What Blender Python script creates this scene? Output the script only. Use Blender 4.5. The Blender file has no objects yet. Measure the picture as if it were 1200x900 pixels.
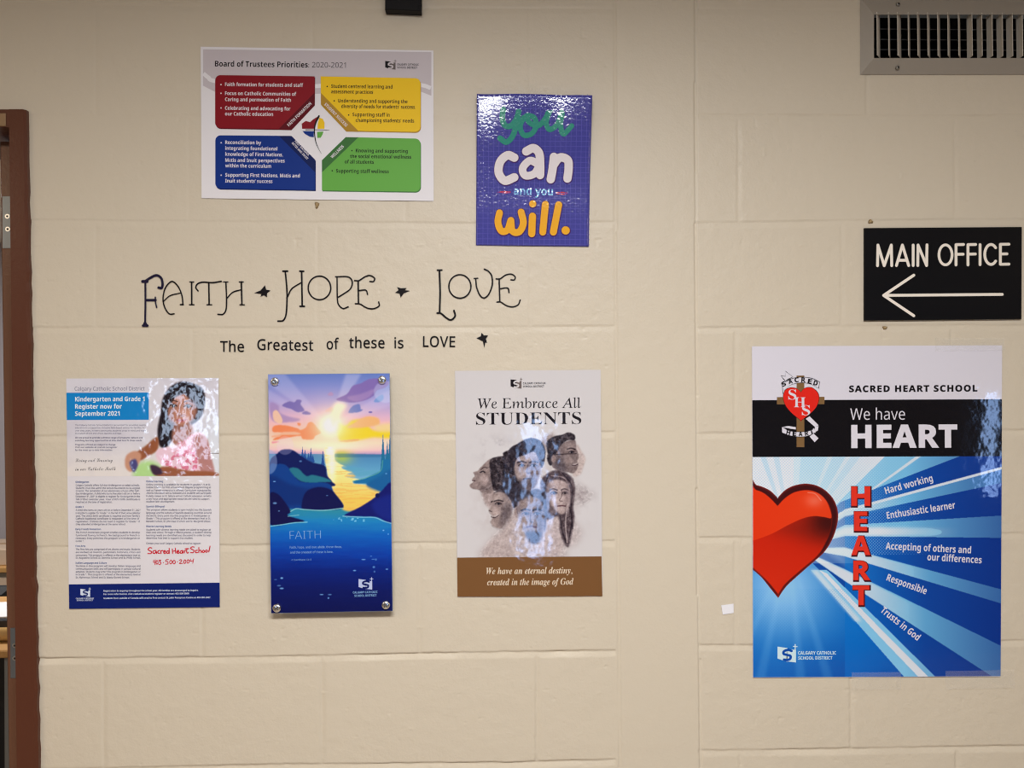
import bpy, math, random
import numpy as np
from mathutils import Vector, Matrix
from mathutils.geometry import tessellate_polygon

# ------------------------------------------------------------------ camera, world, lights, exposure
scene = bpy.context.scene
col = scene.collection
IMG_W, IMG_H, F = 1200, 900, 950.0
YAW, PITCH, ROLL = -0.03246711, 0.00746813, -0.00808318
CAM = np.array([0.0, -1.53526, 1.71077])

def _rot(v):
    x, y, z = v                                   # x right, y forward, z up
    c, s = math.cos(ROLL), math.sin(ROLL); x, z = c*x - s*z, s*x + c*z
    c, s = math.cos(PITCH), math.sin(PITCH); y, z = c*y - s*z, s*y + c*z
    c, s = math.cos(YAW), math.sin(YAW); x, y = c*x - s*y, s*x + c*y
    return (x, y, z)
RIGHT, FWD, UP = (np.array(_rot(v)) for v in ((1,0,0), (0,1,0), (0,0,1)))

cam_data = bpy.data.cameras.new('camera')
cam_data.sensor_width = 36.0; cam_data.lens = 36.0*F/IMG_W
cam_data.clip_start = 0.02
cam = bpy.data.objects.new('camera', cam_data); col.objects.link(cam)
cam.matrix_world = Matrix(((RIGHT[0], UP[0], -FWD[0], CAM[0]), (RIGHT[1], UP[1], -FWD[1], CAM[1]),
                           (RIGHT[2], UP[2], -FWD[2], CAM[2]), (0, 0, 0, 1)))
scene.camera = cam

world = bpy.data.worlds.new('world'); scene.world = world
world.use_nodes = True
world.node_tree.nodes['Background'].inputs[0].default_value = (0.75, 0.85, 1.0, 1)
world.node_tree.nodes['Background'].inputs[1].default_value = 0.3

def area(name, loc, rot, sx, sy, power, colour=(1, 1, 1)):
    d = bpy.data.lights.new(name, 'AREA'); d.shape = 'RECTANGLE'
    d.size, d.size_y, d.energy, d.color = sx, sy, power, colour
    o = bpy.data.objects.new(name, d); col.objects.link(o)
    o.location = loc; o.rotation_euler = rot
    return o
CEIL = 2.62
area('corridor_area_lamp', (0.10, -1.62, CEIL-0.03), (0, 0, 0), 1.1, 0.30, 61, (0.98, 0.99, 1.0))
area('corridor_area_lamp', (-2.6, -1.9, CEIL-0.03), (0, 0, 0), 1.2, 0.30, 28, (1.0, 0.80, 0.56))  # unseen lamp, added warm to tint the wall's left end
area('corridor_area_lamp', (3.2, -2.1, CEIL-0.03), (0, 0, 0), 1.2, 0.30, 20, (1.0, 0.80, 0.54))  # unseen lamp, added warm to tint the wall's right end
area('office_troffer', (-2.2, 1.9, CEIL-0.03), (0, 0, 0), 1.2, 0.60, 42, (1.0, 0.97, 0.95))

vs = scene.view_settings
scene.display_settings.display_device = 'sRGB'
vs.view_transform = 'Standard'; vs.look = 'None'; vs.gamma = 1.0; vs.use_curve_mapping = False
vs.exposure = 0.06
scene.cycles.use_denoising = True
scene.cycles.denoising_prefilter = 'NONE'
scene.cycles.filter_width = 1.15
scene.cycles.max_bounces = 6

# ------------------------------------------------------------------ mapping between photo and room
def W(px, py, d=0.0):
    """Point of the wall-parallel plane d metres in front of the wall, seen at photo pixel (px, py)."""
    v = RIGHT*((px-600)/F) + FWD - UP*((py-450)/F)
    t = (-d - CAM[1])/v[1]
    return CAM + v*t

def WA(px, py, d):
    px = np.asarray(px, float); py = np.asarray(py, float)
    v = RIGHT[None]*((px-600)/F)[:, None] + FWD[None] - UP[None]*((py-450)/F)[:, None]
    t = (-d - CAM[1])/v[:, 1]
    return CAM[None] + v*t[:, None]

def project(P):
    q = P - CAM
    z = q @ FWD
    return 600 + F*(q @ RIGHT)/z, 450 - F*(q @ UP)/z

def frame(ox, oy, s):
    return lambda x, y: (ox + x/s, oy + y/s)

# ------------------------------------------------------------------ materials
def lin(c):
    c = np.asarray(c, float)/255.0
    return np.where(c <= 0.04045, c/12.92, ((c+0.055)/1.055)**2.4)

K = 1.27                                          # white paper of albedo .8 shows at about .63
def alb(rgb, k=None):
    return tuple(np.clip(lin(rgb)*(k or K), 0.0015, 0.9))

_m = {}
def ripple(nt, kind):
    """Surface relief of a sheet: laminate waves and crinkles, in the sheet's own coordinates."""
    tc = nt.nodes.new('ShaderNodeTexCoord')
    out = None
    for scale, dist, rough, detail in RIPPLES[kind]:
        n = nt.nodes.new('ShaderNodeTexNoise'); n.inputs['Scale'].default_value = scale
        n.inputs['Detail'].default_value = detail; n.inputs['Roughness'].default_value = rough
        nt.links.new(tc.outputs['Object'], n.inputs['Vector'])
        b = nt.nodes.new('ShaderNodeBump'); b.inputs['Strength'].default_value = 1.0
        b.inputs['Distance'].default_value = dist
        nt.links.new(n.outputs['Fac'], b.inputs['Height'])
        if out: nt.links.new(out, b.inputs['Normal'])
        out = b.outputs['Normal']
    return out
RIPPLES = {'crinkled': [(9, .0016, .5, 1), (48, .00085, .5, 1.5)],
           'wavy': [(7, .0018, .5, 1), (48, .0003, .5, 1.2)],
           'mild': [(5, .0010, .5, 1), (40, .0002, .5, 2)],
           'pebbled': [(6, .0006, .5, 1), (170, .00022, .6, 2)],
           'painted': [(35, .0012, .6, 4), (260, .00022, .5, 2)],
           'brushed': [(120, .0004, .6, 3)]}

def mat(name, rgb=None, rough=.5, kind=None, metal=0.0, spec=.5, k=None, attr=False, raw=None, alpha=None):
    key = (name, kind, attr)
    if key in _m: return _m[key]
    m = bpy.data.materials.new(name); m.use_nodes = True
    nt = m.node_tree; b = nt.nodes['Principled BSDF']
    if rgb is not None: b.inputs['Base Color'].default_value = (*alb(rgb, k), 1)
    if raw is not None: b.inputs['Base Color'].default_value = (*raw, 1)
    b.inputs['Roughness'].default_value = rough; b.inputs['Metallic'].default_value = metal
    b.inputs['Specular IOR Level'].default_value = spec
    if alpha is not None: b.inputs['Alpha'].default_value = alpha
    if attr:
        a = nt.nodes.new('ShaderNodeAttribute'); a.attribute_name = 'print'
        nt.links.new(a.outputs['Color'], b.inputs['Base Color'])
    if kind: nt.links.new(ripple(nt, kind), b.inputs['Normal'])
    _m[key] = m
    return m

# ------------------------------------------------------------------ objects
def tag(o, label=None, cat=None, group=None, kind=None):
    if label: o['label'] = label
    if cat: o['category'] = cat
    if group: o['group'] = group
    if kind: o['kind'] = kind
    return o

def empty(name, loc, label, cat, group=None):
    o = bpy.data.objects.new(name, None); col.objects.link(o)
    o.location = loc; o.empty_display_size = .05
    return tag(o, label, cat, group)

def root_of(p):
    v = Vector((0, 0, 0))
    while p is not None: v += p.location; p = p.parent
    return v

def link(name, me, m, parent=None, loc=None):
    o = bpy.data.objects.new(name, me); col.objects.link(o)
    if m is not None: me.materials.append(m)
    o.parent = parent
    if loc is not None: o.location = loc
    return o

def mesh_np(name, verts, faces4=None, faces3=None, smooth=False):
    me = bpy.data.meshes.new(name)
    n4 = 0 if faces4 is None else len(faces4); n3 = 0 if faces3 is None else len(faces3)
    me.vertices.add(len(verts)); me.vertices.foreach_set('co', np.asarray(verts, np.float32).ravel())
    me.loops.add(n4*4 + n3*3); me.polygons.add(n4 + n3)
    li = []; st = []; tot = 0
    if n4: li.append(np.asarray(faces4, np.int32).ravel()); st.append(np.arange(n4)*4); tot = n4*4
    if n3: li.append(np.asarray(faces3, np.int32).ravel()); st.append(tot + np.arange(n3)*3)
    me.loops.foreach_set('vertex_index', np.concatenate(li).astype(np.int32))
    me.polygons.foreach_set('loop_start', np.concatenate(st).astype(np.int32))
    if smooth: me.polygons.foreach_set('use_smooth', np.ones(n4+n3, bool))
    me.update(calc_edges=True); me.validate()
    return me

class Solid:
    """Room-space solids: boxes, bevelled boxes, discs, tubes."""
    def __init__(s): s.v = []; s.f = []
    def add(s, vs, fs):
        n = len(s.v); s.v += [tuple(map(float, v)) for v in vs]; s.f += [tuple(i+n for i in f) for f in fs]; return s
    def box(s, a, b, bev=0.0):
        (x0, y0, z0), (x1, y1, z1) = [min(p, q) for p, q in zip(a, b)], [max(p, q) for p, q in zip(a, b)]
        if bev <= 0:
            return s.add([(x0,y0,z0),(x1,y0,z0),(x1,y1,z0),(x0,y1,z0),(x0,y0,z1),(x1,y0,z1),(x1,y1,z1),(x0,y1,z1)],
                         [(0,3,2,1),(4,5,6,7),(0,1,5,4),(1,2,6,5),(2,3,7,6),(3,0,4,7)])
        q = [(x0,z0),(x1,z0),(x1,z1),(x0,z1)]
        return s.prism(q, y0, y1, bev)
    def prism(s, q, y0, y1, bev=0.0):
        """Convex outline q of (x, z), counter-clockwise from the front, from y0 (front) to y1, front edge bevelled."""
        n = len(q); cx = sum(p[0] for p in q)/n; cz = sum(p[1] for p in q)/n
        vs = []; fs = []
        rings = [(y0, bev), (y0+bev, 0), (y1, 0)] if bev > 0 else [(y0, 0), (y1, 0)]
        for y, b in rings:
            for x, z in q:
                dx, dz = x-cx, z-cz
                vs.append((x - math.copysign(min(b, abs(dx)), dx), y, z - math.copysign(min(b, abs(dz)), dz)))
        for r in range(len(rings)-1):
            for i in range(n):
                j = (i+1) % n
                fs.append((r*n+i, (r+1)*n+i, (r+1)*n+j, r*n+j))
        fs.append(tuple(range(n))); fs.append(tuple((len(rings)-1)*n+i for i in reversed(range(n))))
        return s.add(vs, fs)
    def lathe_y(s, c, prof, n=24):
        """Profile of (radius, y offset) turned about the y axis through c; first point is nearest the viewer."""
        vs = []; fs = []
        for r, y in prof:
            for i in range(n):
                a = 2*math.pi*i/n; vs.append((c[0]+r*math.cos(a), c[1]+y, c[2]+r*math.sin(a)))
        for k in range(len(prof)-1):
            for i in range(n):
                j = (i+1) % n; fs.append((k*n+i, (k+1)*n+i, (k+1)*n+j, k*n+j))
        fs.append(tuple(range(n))); fs.append(tuple((len(prof)-1)*n+i for i in reversed(range(n))))
        return s.add(vs, fs)
    def build(s, name, m, parent=None, smooth=False):
        off = np.array(root_of(parent))
        me = bpy.data.meshes.new(name); me.from_pydata([tuple(np.array(v)-off) for v in s.v], [], s.f); me.update()
        if smooth:
            me.polygons.foreach_set('use_smooth', np.ones(len(me.polygons), bool))
        return link(name, me, m, parent)

# ------------------------------------------------------------------ flat print: text, strokes, polygons
STY = {'reg': None, 'bold': (0x1D5D4, 0x1D5EE, 0x1D7EC), 'sans': (0x1D5A0, 0x1D5BA, 0x1D7E2),
       'sbold': (0x1D400, 0x1D41A, 0x1D7CE), 'sital': (0x1D434, 0x1D44E, None), 'sbital': (0x1D468, 0x1D482, None),
       'script': (0x1D4D0, 0x1D4EA, None)}
def styled(t, sty):
    r = STY[sty]
    if not r: return t
    out = ''
    for ch in t:
        if 'A' <= ch <= 'Z': out += chr(r[0]+ord(ch)-65)
        elif 'a' <= ch <= 'z': out += '\u210e' if (sty == 'sital' and ch == 'h') else chr(r[1]+ord(ch)-97)
        elif '0' <= ch <= '9' and r[2]: out += chr(r[2]+ord(ch)-48)
        else: out += ch
    return out

_cu = bpy.data.curves.new('lettering', 'FONT'); _cu.resolution_u = 2
_to = bpy.data.objects.new('lettering', _cu)
_ts = bpy.data.scenes.new('lettering'); _ts.collection.objects.link(_to)
_tc = {}
def glyphs(body, sty, weight, spacing, shear):
    key = (body, sty, weight, spacing, shear)
    if key not in _tc:
        _cu.body = styled(body, sty); _cu.offset = weight; _cu.space_character = spacing; _cu.shear = shear
        _ts.view_layers[0].update(); dg = _ts.view_layers[0].depsgraph
        me = bpy.data.meshes.new_from_object(_to.evaluated_get(dg))
        v = np.zeros(len(me.vertices)*3); me.vertices.foreach_get('co', v)
        _tc[key] = (v.reshape(-1, 3)[:, :2].copy(), [tuple(p.vertices) for p in me.polygons])
        bpy.data.meshes.remove(me)
    return _tc[key]

def catmull(p, n=6, closed=False):
    p = [np.array(q, float) for q in p]
    if len(p) < 3 and not closed: return p
    if closed: ext = [p[-1]] + p + [p[0], p[1]]
    else: ext = [2*p[0]-p[1]] + p + [2*p[-1]-p[-2]]
    out = []
    for i in range(1, len(ext)-2):
        a, b, c, d = ext[i-1:i+3]
        for k in range(n):
            t = k/n
            out.append(.5*((2*b) + (c-a)*t + (2*a-5*b+4*c-d)*t*t + (3*b-a-3*c+d)*t**3))
    if not closed: out.append(p[-1])
    return out

class Ink:
    """Flat printed or cut shapes, given in photo pixels, laid on a plane in front of the wall."""
    def __init__(s, fr=None): s.v = []; s.f = []; s.o = []; s.k = 0; s.fr = fr or (lambda x, y: (x, y))
    def _add(s, pts, fs):
        n = len(s.v); s.v += [tuple(map(float, p)) for p in pts]; s.f += [tuple(i+n for i in f) for f in fs]
        s.o += [s.k*1.1e-6]*(len(s.v)-n); s.k = (s.k+1) % 60         # overlapping strokes lie on each other, not in one plane
    def text(s, body, x, y, x1=None, y1=None, cap=None, sty='reg', weight=0.0, spacing=1.0, shear=0.0):
        """Baseline from (x, y); ink ends at (x1, y1) when given; cap = height of a capital. Frame units."""
        x, y = s.fr(x, y)
        v, fs = glyphs(body, sty, weight, spacing, shear)
        if not len(v): return s
        unit = s.fr(1, 0)[0]-s.fr(0, 0)[0]
        x0g, x1g = v[:, 0].min(), v[:, 0].max()
        if x1 is not None:
            X1, Y1 = s.fr(x1, y if y1 is None else y1) if y1 is not None else (s.fr(x1, 0)[0], y)
            L = math.hypot(X1-x, Y1-y); ang = math.atan2(Y1-y, X1-x); sx = L/(x1g-x0g)
            sy = cap*unit/.71 if cap else sx
        else:
            ang = 0; sx = sy = cap*unit/.71
        ca, sa = math.cos(ang), math.sin(ang)
        a = (v[:, 0]-x0g)*sx; b = v[:, 1]*sy
        s._add(zip(x + a*ca + b*sa, y + a*sa - b*ca), fs)
        return s
    def stroke(s, pts, w, smooth=True, closed=False, w1=None, caps=True, n=6):
        unit = s.fr(1, 0)[0]-s.fr(0, 0)[0]; r0 = w*unit/2; r1 = (w if w1 is None else w1)*unit/2
        p = [np.array(s.fr(*q)) for q in pts]
        p = catmull(p, n, closed) if smooth else p
        if closed: p = p + [p[0]]
        m = len(p); L = []; R = []
        for i in range(m):
            if closed: t = p[(i+1) % (m-1)]-p[(i-1) % (m-1)] if 0 < i < m-1 else p[1]-p[m-2]
            else: t = p[min(i+1, m-1)]-p[max(i-1, 0)]
            l = np.linalg.norm(t) or 1; t = t/l
            r = r0 + (r1-r0)*i/(m-1)
            k = 1.0
            if 0 < i < m-1:
                u = (p[i]-p[i-1]); lu = np.linalg.norm(u) or 1
                k = 1/max(.55, abs(float(np.dot(u/lu, t))))
            nrm = np.array((-t[1], t[0]))*r*k
            L.append(p[i]+nrm); R.append(p[i]-nrm)
        for i in range(m-1): s._add([L[i], L[i+1], R[i+1], R[i]], [(0, 1, 2, 3)])
        if caps and not closed:
            for c, r in ((p[0], r0), (p[-1], r1)):
                s._disc(c, r, r)
        return s
    def _disc(s, c, rx, ry, n=14):
        s._add([(c[0]+rx*math.cos(2*math.pi*i/n), c[1]+ry*math.sin(2*math.pi*i/n)) for i in range(n)], [tuple(range(n))])
    def disc(s, x, y, r, ry=None, n=14):
        unit = s.fr(1, 0)[0]-s.fr(0, 0)[0]
        s._disc(s.fr(x, y), r*unit, (ry or r)*unit, n); return s
    def ring(s, x, y, rx, ry, w):
        return s.stroke([(x+rx*math.cos(a), y+ry*math.sin(a)) for a in np.linspace(0, 2*math.pi, 24, endpoint=False)], w, closed=True, n=2)
    def poly(s, pts, smooth=False, closed_n=5):
        p = [np.array(s.fr(*q)) for q in pts]
        if smooth: p = catmull(p, closed_n, True)
        tri = tessellate_polygon([[Vector((q[0], q[1], 0)) for q in p]])
        s._add(p, [tuple(t) for t in tri]); return s
    def build(s, name, m, parent, d, label=None, bend=None):
        off = np.array(root_of(parent))
        a = np.array(s.v); v = WA(a[:, 0], a[:, 1], d) - off; v[:, 1] -= np.array(s.o)
        if bend is not None: v[:, 1] -= bend(a[:, 0], a[:, 1])
        # all faces turned towards the viewer
        fs = []
        for f in s.f:
            q = a[list(f)]
            ar = sum(q[i][0]*q[(i+1) % len(q)][1]-q[(i+1) % len(q)][0]*q[i][1] for i in range(len(q)))
            if abs(ar) < 1e-9: continue
            fs.append(tuple(reversed(f)) if ar > 0 else f)
        me = bpy.data.meshes.new(name); me.from_pydata([tuple(q) for q in v], [], fs); me.update()
        o = link(name, me, m, parent)
        if label: o['label'] = label
        return o

def rounded(p0, p1, r, corners=(1, 1, 1, 1), n=5):
    (x0, y0), (x1, y1) = p0, p1; out = []
    for (cx, cy, a0), on in zip(((x0+r, y0+r, 180), (x1-r, y0+r, 270), (x1-r, y1-r, 0), (x0+r, y1-r, 90)), corners):
        if on: out += [(cx+r*math.cos(math.radians(a0+90*k/n)), cy+r*math.sin(math.radians(a0+90*k/n))) for k in range(n+1)]
        else: out.append(((x0 if a0 in (180, 90) else x1), (y0 if a0 in (180, 270) else y1)))
    return out

def sheet(name, quad, m, parent, d, thick=.0006):
    """A sheet of real thickness whose front lies d in front of the wall; quad = TL, TR, BR, BL in pixels."""
    off = np.array(root_of(parent))
    f = [W(x, y, d)-off for x, y in quad]; b = [q+np.array((0, thick, 0)) for q in f]
    me = bpy.data.meshes.new(name)
    me.from_pydata([tuple(q) for q in f+b], [], [(3,2,1,0), (4,5,6,7), (0,1,5,4), (1,2,6,5), (2,3,7,6), (3,0,4,7)])
    me.update(); return link(name, me, m, parent)

# ------------------------------------------------------------------ painted print (photographs, skies) as colour attribute
rng = np.random.default_rng(7)
def vnoise(x, y, scale, octv=3, seed=0, rough=.5):
    out = np.zeros_like(x); amp = 1; tot = 0
    for o in range(octv):
        r = np.random.default_rng(seed*17+o); g = r.random((64, 64))
        fx, fy = x/scale*2**o, y/scale*2**o
        ix, iy = np.floor(fx).astype(int), np.floor(fy).astype(int); tx, ty = fx-ix, fy-iy
        tx, ty = tx*tx*(3-2*tx), ty*ty*(3-2*ty)
        q = lambda a, b: g[(iy+b) % 64, (ix+a) % 64]
        out += amp*((q(0,0)*(1-tx)+q(1,0)*tx)*(1-ty)+(q(0,1)*(1-tx)+q(1,1)*tx)*ty); tot += amp; amp *= rough
    return out/tot

class Paint:
    def __init__(s, quad, res=2.0, base=(210, 205, 210)):
        q = np.array(quad, float)
        nx = int(max(np.linalg.norm(q[1]-q[0]), np.linalg.norm(q[2]-q[3]))*res)+2
        ny = int(max(np.linalg.norm(q[3]-q[0]), np.linalg.norm(q[2]-q[1]))*res)+2
        u, v = np.meshgrid(np.linspace(0, 1, nx), np.linspace(0, 1, ny))
        P = (q[0][None, None]*((1-u)*(1-v))[..., None] + q[1]*(u*(1-v))[..., None] + q[2]*(u*v)[..., None] + q[3]*((1-u)*v)[..., None])
        s.PX, s.PY = P[..., 0], P[..., 1]; s.res = res
        s.C = np.ones((ny, nx, 3))*np.array(base, float); s.setf(0, 0, 1)
    def setf(s, ox, oy, sc): s.x = (s.PX-ox)*sc; s.y = (s.PY-oy)*sc; s.sc = sc; return s
    def blur(s, a, r):
        r = r/s.sc*s.res
        n = int(round(r))
        if n < 1: return a
        for _ in range(2):
            for ax in (0, 1):
                pad = [(0, 0), (0, 0)]; pad[ax] = (n+1, n)
                c = np.cumsum(np.pad(a, pad, mode='edge'), axis=ax)
                k = 2*n+1
                a = (np.take(c, range(k, c.shape[ax]), ax)-np.take(c, range(0, c.shape[ax]-k), ax))/k
        return a
    def mask(s, pts, smooth=True, blur=0):
        p = np.array(catmull(pts, 5, True)) if smooth else np.array(pts, float)
        m = np.zeros(s.x.shape, bool)
        for (x0, y0), (x1, y1) in zip(p, np.roll(p, -1, 0)):
            if y0 == y1: continue
            c = ((y0 > s.y) != (y1 > s.y))
            m ^= c & (s.x < (x1-x0)*(s.y-y0)/(y1-y0)+x0)
        m = m.astype(float)
        return s.blur(m, blur) if blur else m
    def put(s, m, c, a=1.0):
        c = np.asarray(c, float); m = (m*a)[..., None]
        s.C = s.C*(1-m) + c*m; return s
    def poly(s, pts, c, blur=0, a=1.0, smooth=True): return s.put(s.mask(pts, smooth, blur), c, a)
    def ell(s, x, y, rx, ry, c, soft=.3, a=1.0, ang=0):
        dx, dy = s.x-x, s.y-y
        if ang: ca, sa = math.cos(ang), math.sin(ang); dx, dy = dx*ca+dy*sa, dy*ca-dx*sa
        d = np.sqrt((dx/rx)**2+(dy/ry)**2)
        return s.put(np.clip((1-d)/soft+.5, 0, 1), c, a)
    def line(s, pts, w, c, soft=1.0, a=1.0):
        p = catmull(pts, 5); best = np.full(s.x.shape, 1e9)
        for q0, q1 in zip(p, p[1:]):
            d = q1-q0; L = max(d @ d, 1e-9)
            t = np.clip(((s.x-q0[0])*d[0]+(s.y-q0[1])*d[1])/L, 0, 1)
            best = np.minimum(best, np.hypot(s.x-q0[0]-t*d[0], s.y-q0[1]-t*d[1]))
        return s.put(np.clip((w/2-best)/soft+.5, 0, 1), c, a)
    def build(s, name, m, parent, d, k=None, keep=None):
        off = np.array(root_of(parent)); ny, nx = s.PX.shape
        v = WA(s.PX.ravel(), s.PY.ravel(), d)-off
        i = np.arange(nx*ny).reshape(ny, nx)
        f = np.stack([i[1:, :-1], i[1:, 1:], i[:-1, 1:], i[:-1, :-1]], -1).reshape(-1, 4)
        cc = np.clip(lin(np.clip(s.C, 0, 255))*(k or K), .0015, .9).reshape(-1, 3)
        if keep is not None:
            kk = keep.ravel() > .5
            f = f[kk[f].all(1)]
            used = np.zeros(len(v), bool); used[f.ravel()] = True
            new = np.cumsum(used)-1; v = v[used]; cc = cc[used]; f = new[f]
        me = mesh_np(name, v, f)
        at = me.attributes.new('print', 'FLOAT_COLOR', 'POINT')
        at.data.foreach_set('color', np.concatenate([cc, np.ones((len(cc), 1))], 1).astype(np.float32).ravel())
        return link(name, me, m, parent)

# ================================================================== THE ROOM
wall_paint = mat('cream_block_paint', raw=(0.66, 0.575, 0.450), rough=.42, kind='painted', spec=.3)
smooth_paint = mat('cream_smooth_paint', raw=(0.655, 0.57, 0.455), rough=.45, spec=.35)
brown = mat('brown_door_paint', raw=(0.105, 0.034, 0.018), rough=.33, kind='brushed', spec=.25)
brown_edge = mat('brown_door_edge_paint', raw=(0.17, 0.075, 0.042), rough=.3, kind='brushed', spec=.3)
steel = mat('hinge_steel', raw=(.24, .26, .28), rough=.4, metal=.8)
white_ceiling = mat('ceiling_tile_white', raw=(.72, .70, .66), rough=.9)
floor_mat = mat('warm_floor_tile', raw=(.36, .29, .21), rough=.5)  # floor out of view, toned warm to colour the bounced light
pale_wall = mat('pale_corridor_paint', raw=(.50, .43, .33), rough=.7)

# block joints as measured in the photo: bed joints per side, then head joints (x, y top, y bottom, depth)
BED_L = [[(0,-121),(720,-116)], [(0,4.5),(300,7.5),(450,9),(720,9.5)], [(0,135),(720,135)], [(40,258),(300,260),(550,261.5),(720,260)],
         [(40,384),(300,384),(600,383),(720,382)], [(50,511),(300,509.5),(500,509),(720,506)], [(50,641),(300,639),(500,636),(720,634)],
         [(50,772),(300,770),(550,765),(720,762.5)], [(200,899),(340,896),(600,894),(720,890.5)], [(0,1030),(720,1018)], [(0,1160),(720,1146)]]
BED_R = [[(820,-115),(1200,-112)], [(820,9.5),(900,11),(1000,11.5),(1200,12)], [(820,134.5),(900,135),(1100,136),(1200,135)], [(820,261),(900,260),(1000,258.5),(1200,257)],
         [(820,384),(980,382),(1200,381)], [(820,508),(880,507),(1200,504)], [(820,630),(880,630),(1200,625)],
         [(820,756),(880,756),(1200,751)], [(820,880),(900,879),(1200,874)], [(820,1004),(1200,998)], [(820,1130),(1200,1122)]]
DEP_L = [.6, 1.1, .7, .9, 1.0, 1.4, 1.7, 3.0, 2.7, 2.4, 2.4]
DEP_R = [1.1, 1.5, 1.2, 1.2, 1.2, 1.5, 1.5, 1.7, 2.2, 2.0, 2.0]
def head_x(k, side):
    out = []; k = k-1 if k else 1
    if side == 'L':
        base = [113, 222, 113, 226, 115, 234, 122, 250, 124, 252][k] if k < 10 else 124
        for j in range(-4, 3): out.append(base + 254*j)
        if k == 2: out = [113-508, 113-254, 113, 373, 622]
        if k == 3: out = [226-508, 226-254, 226, 489]
        if k == 4: out = [115-508, 115-254, 368, 620]
        if k == 5: out = [237-254, 237, 492]
        if k == 6: out = [122-254, 122, 378, 630]
    else:
        base = [1017, 866, 987, 862, 998, 862, 998, 868, 1000, 868][k] if k < 10 else 998
        for j in range(-1, 5): out.append(base + 253.5*j)
    return [x for x in out if (x < 712 if side == 'L' else x > 826)]

def build_wall():
    x0, x1 = -1.35, 1.85; z0, z1 = .55, 2.60
    ax = np.concatenate([np.arange(x0, -.92, .007), np.arange(-.92, 1.06, .0022), np.arange(1.06, x1, .007), [x1]])
    az = np.concatenate([np.arange(z0, .95, .007), np.arange(.95, 2.47, .0019), np.arange(2.47, z1, .007), [z1]])
    nx, nz = len(ax), len(az)
    gx, gz = np.meshgrid(ax, az)
    P = np.stack([gx, np.zeros_like(gx), gz], -1)
    px, py = project(P.reshape(-1, 3)); px = px.reshape(gx.shape); py = py.reshape(gx.shape)
    h = np.zeros_like(gx)
    wob = (vnoise(px, py, 16, 3, 3)-.5)*2.6
    wob2 = (vnoise(px, py, 14, 3, 9)-.5)*3.0
    var = .35+1.3*vnoise(px, py, 55, 2, 5)
    def groove(d, depth, w=7.5):
        # d grows downwards (or rightwards): a crisp arris, then the tooled mortar ramps back out
        return -depth*.001*np.clip((d+.9)/1.1, 0, 1)*np.clip((w-d)/(w-1.0), 0, 1)
    for side, beds, deps in (('L', BED_L, DEP_L), ('R', BED_R, DEP_R)):
        on = (px < 721) if side == 'L' else (px > 818)
        ys = []
        for bed in beds:
            b = np.array(bed, float)
            sl0 = (b[1, 1]-b[0, 1])/(b[1, 0]-b[0, 0]); sl1 = (b[-1, 1]-b[-2, 1])/(b[-1, 0]-b[-2, 0])
            y = np.interp(px, b[:, 0], b[:, 1])
            y = np.where(px < b[0, 0], b[0, 1]+(px-b[0, 0])*sl0, y); y = np.where(px > b[-1, 0], b[-1, 1]+(px-b[-1, 0])*sl1, y)
            ys.append(y)
        g = np.zeros_like(h)
        for y, dp in zip(ys, deps):
            g = np.minimum(g, groove(py-y+.5+wob*.5, dp*var*.95))
        for k in range(len(ys)-1):
            band = (py > ys[k]+1) & (py < ys[k+1]+3)
            for x in head_x(k, side):
                g = np.minimum(g, np.where(band, groove(px-x+2+wob2*.5, .6*(deps[k]+deps[k+1])/2*var, 6), 0))
        h = np.where(on, np.minimum(h, g), h)
    # the smooth post between the two runs of block: two thin seams, its face a hair proud
    lx = np.interp(py, [0, 350, 500, 650, 900], [720.5, 722, 723.5, 724.5, 726.5]); rx = np.interp(py, [0, 300, 500, 650, 750, 900], [815, 815.5, 816.8, 817.5, 819.3, 821.2])
    post = (px > lx) & (px < rx)
    rough = (vnoise(px, py, 9, 3, 21)-.5)*.00055 + (vnoise(px, py, 60, 2, 22)-.5)*.0012
    pits = np.clip(vnoise(px, py, 5.5, 1, 31)-.93, 0, 1)*-.012 + np.clip(vnoise(px, py, 7, 1, 33)-.94, 0, 1)*.010
    h = h + np.where(post, .0012, rough + np.where(py > 0, pits, pits))
    h = np.where(np.abs(px-lx) < 1.5, -.0012 + wob*.0001, h); h = np.where(np.abs(px-rx) < 1.1, -.003, h)
    P[..., 1] = -h
    i = np.arange(nx*nz).reshape(nz, nx)
    f = np.stack([i[:-1, :-1], i[:-1, 1:], i[1:, 1:], i[1:, :-1]], -1).reshape(-1, 4)
    # door opening
    cx = (px < np.interp(py, [120, 900], [24, 38])) & (py > 133)
    cx |= (px > 1019) & (px < 1351) & (py > 12) & (py < 73)                 # the duct's opening
    f = f[~cx.ravel()[f].any(1)]
    V = P.reshape(-1, 3)
    used = np.zeros(len(V), bool); used[f.ravel()] = True; new = np.cumsum(used)-1
    V = V[used]; f = new[f]
    # coarse surround out to the floor, the ceiling and the corridor's ends
    ex = []; ef = []
    def quad(a, b):
        n = len(V)+len(ex)
        ex.extend([(a[0], 0, a[1]), (b[0], 0, a[1]), (b[0], 0, b[1]), (a[0], 0, b[1])]); ef.append((n, n+1, n+2, n+3))
    quad((-5, 2.30), (x0, CEIL)); quad((x0, z1), (x1, CEIL)); quad((x1, 0), (6, CEIL)); quad((-.86, 0), (x1, z0)); quad((-5, 0), (-2.0, 2.30))
    quad((-2.0, 2.24), (x0, 2.30))
    me = mesh_np('wall_north', np.concatenate([V, np.array(ex)]), np.concatenate([f, np.array(ef)]), smooth=True)
    o = link('wall_north', me, wall_paint); tag(o, kind='structure')
build_wall()

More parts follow.
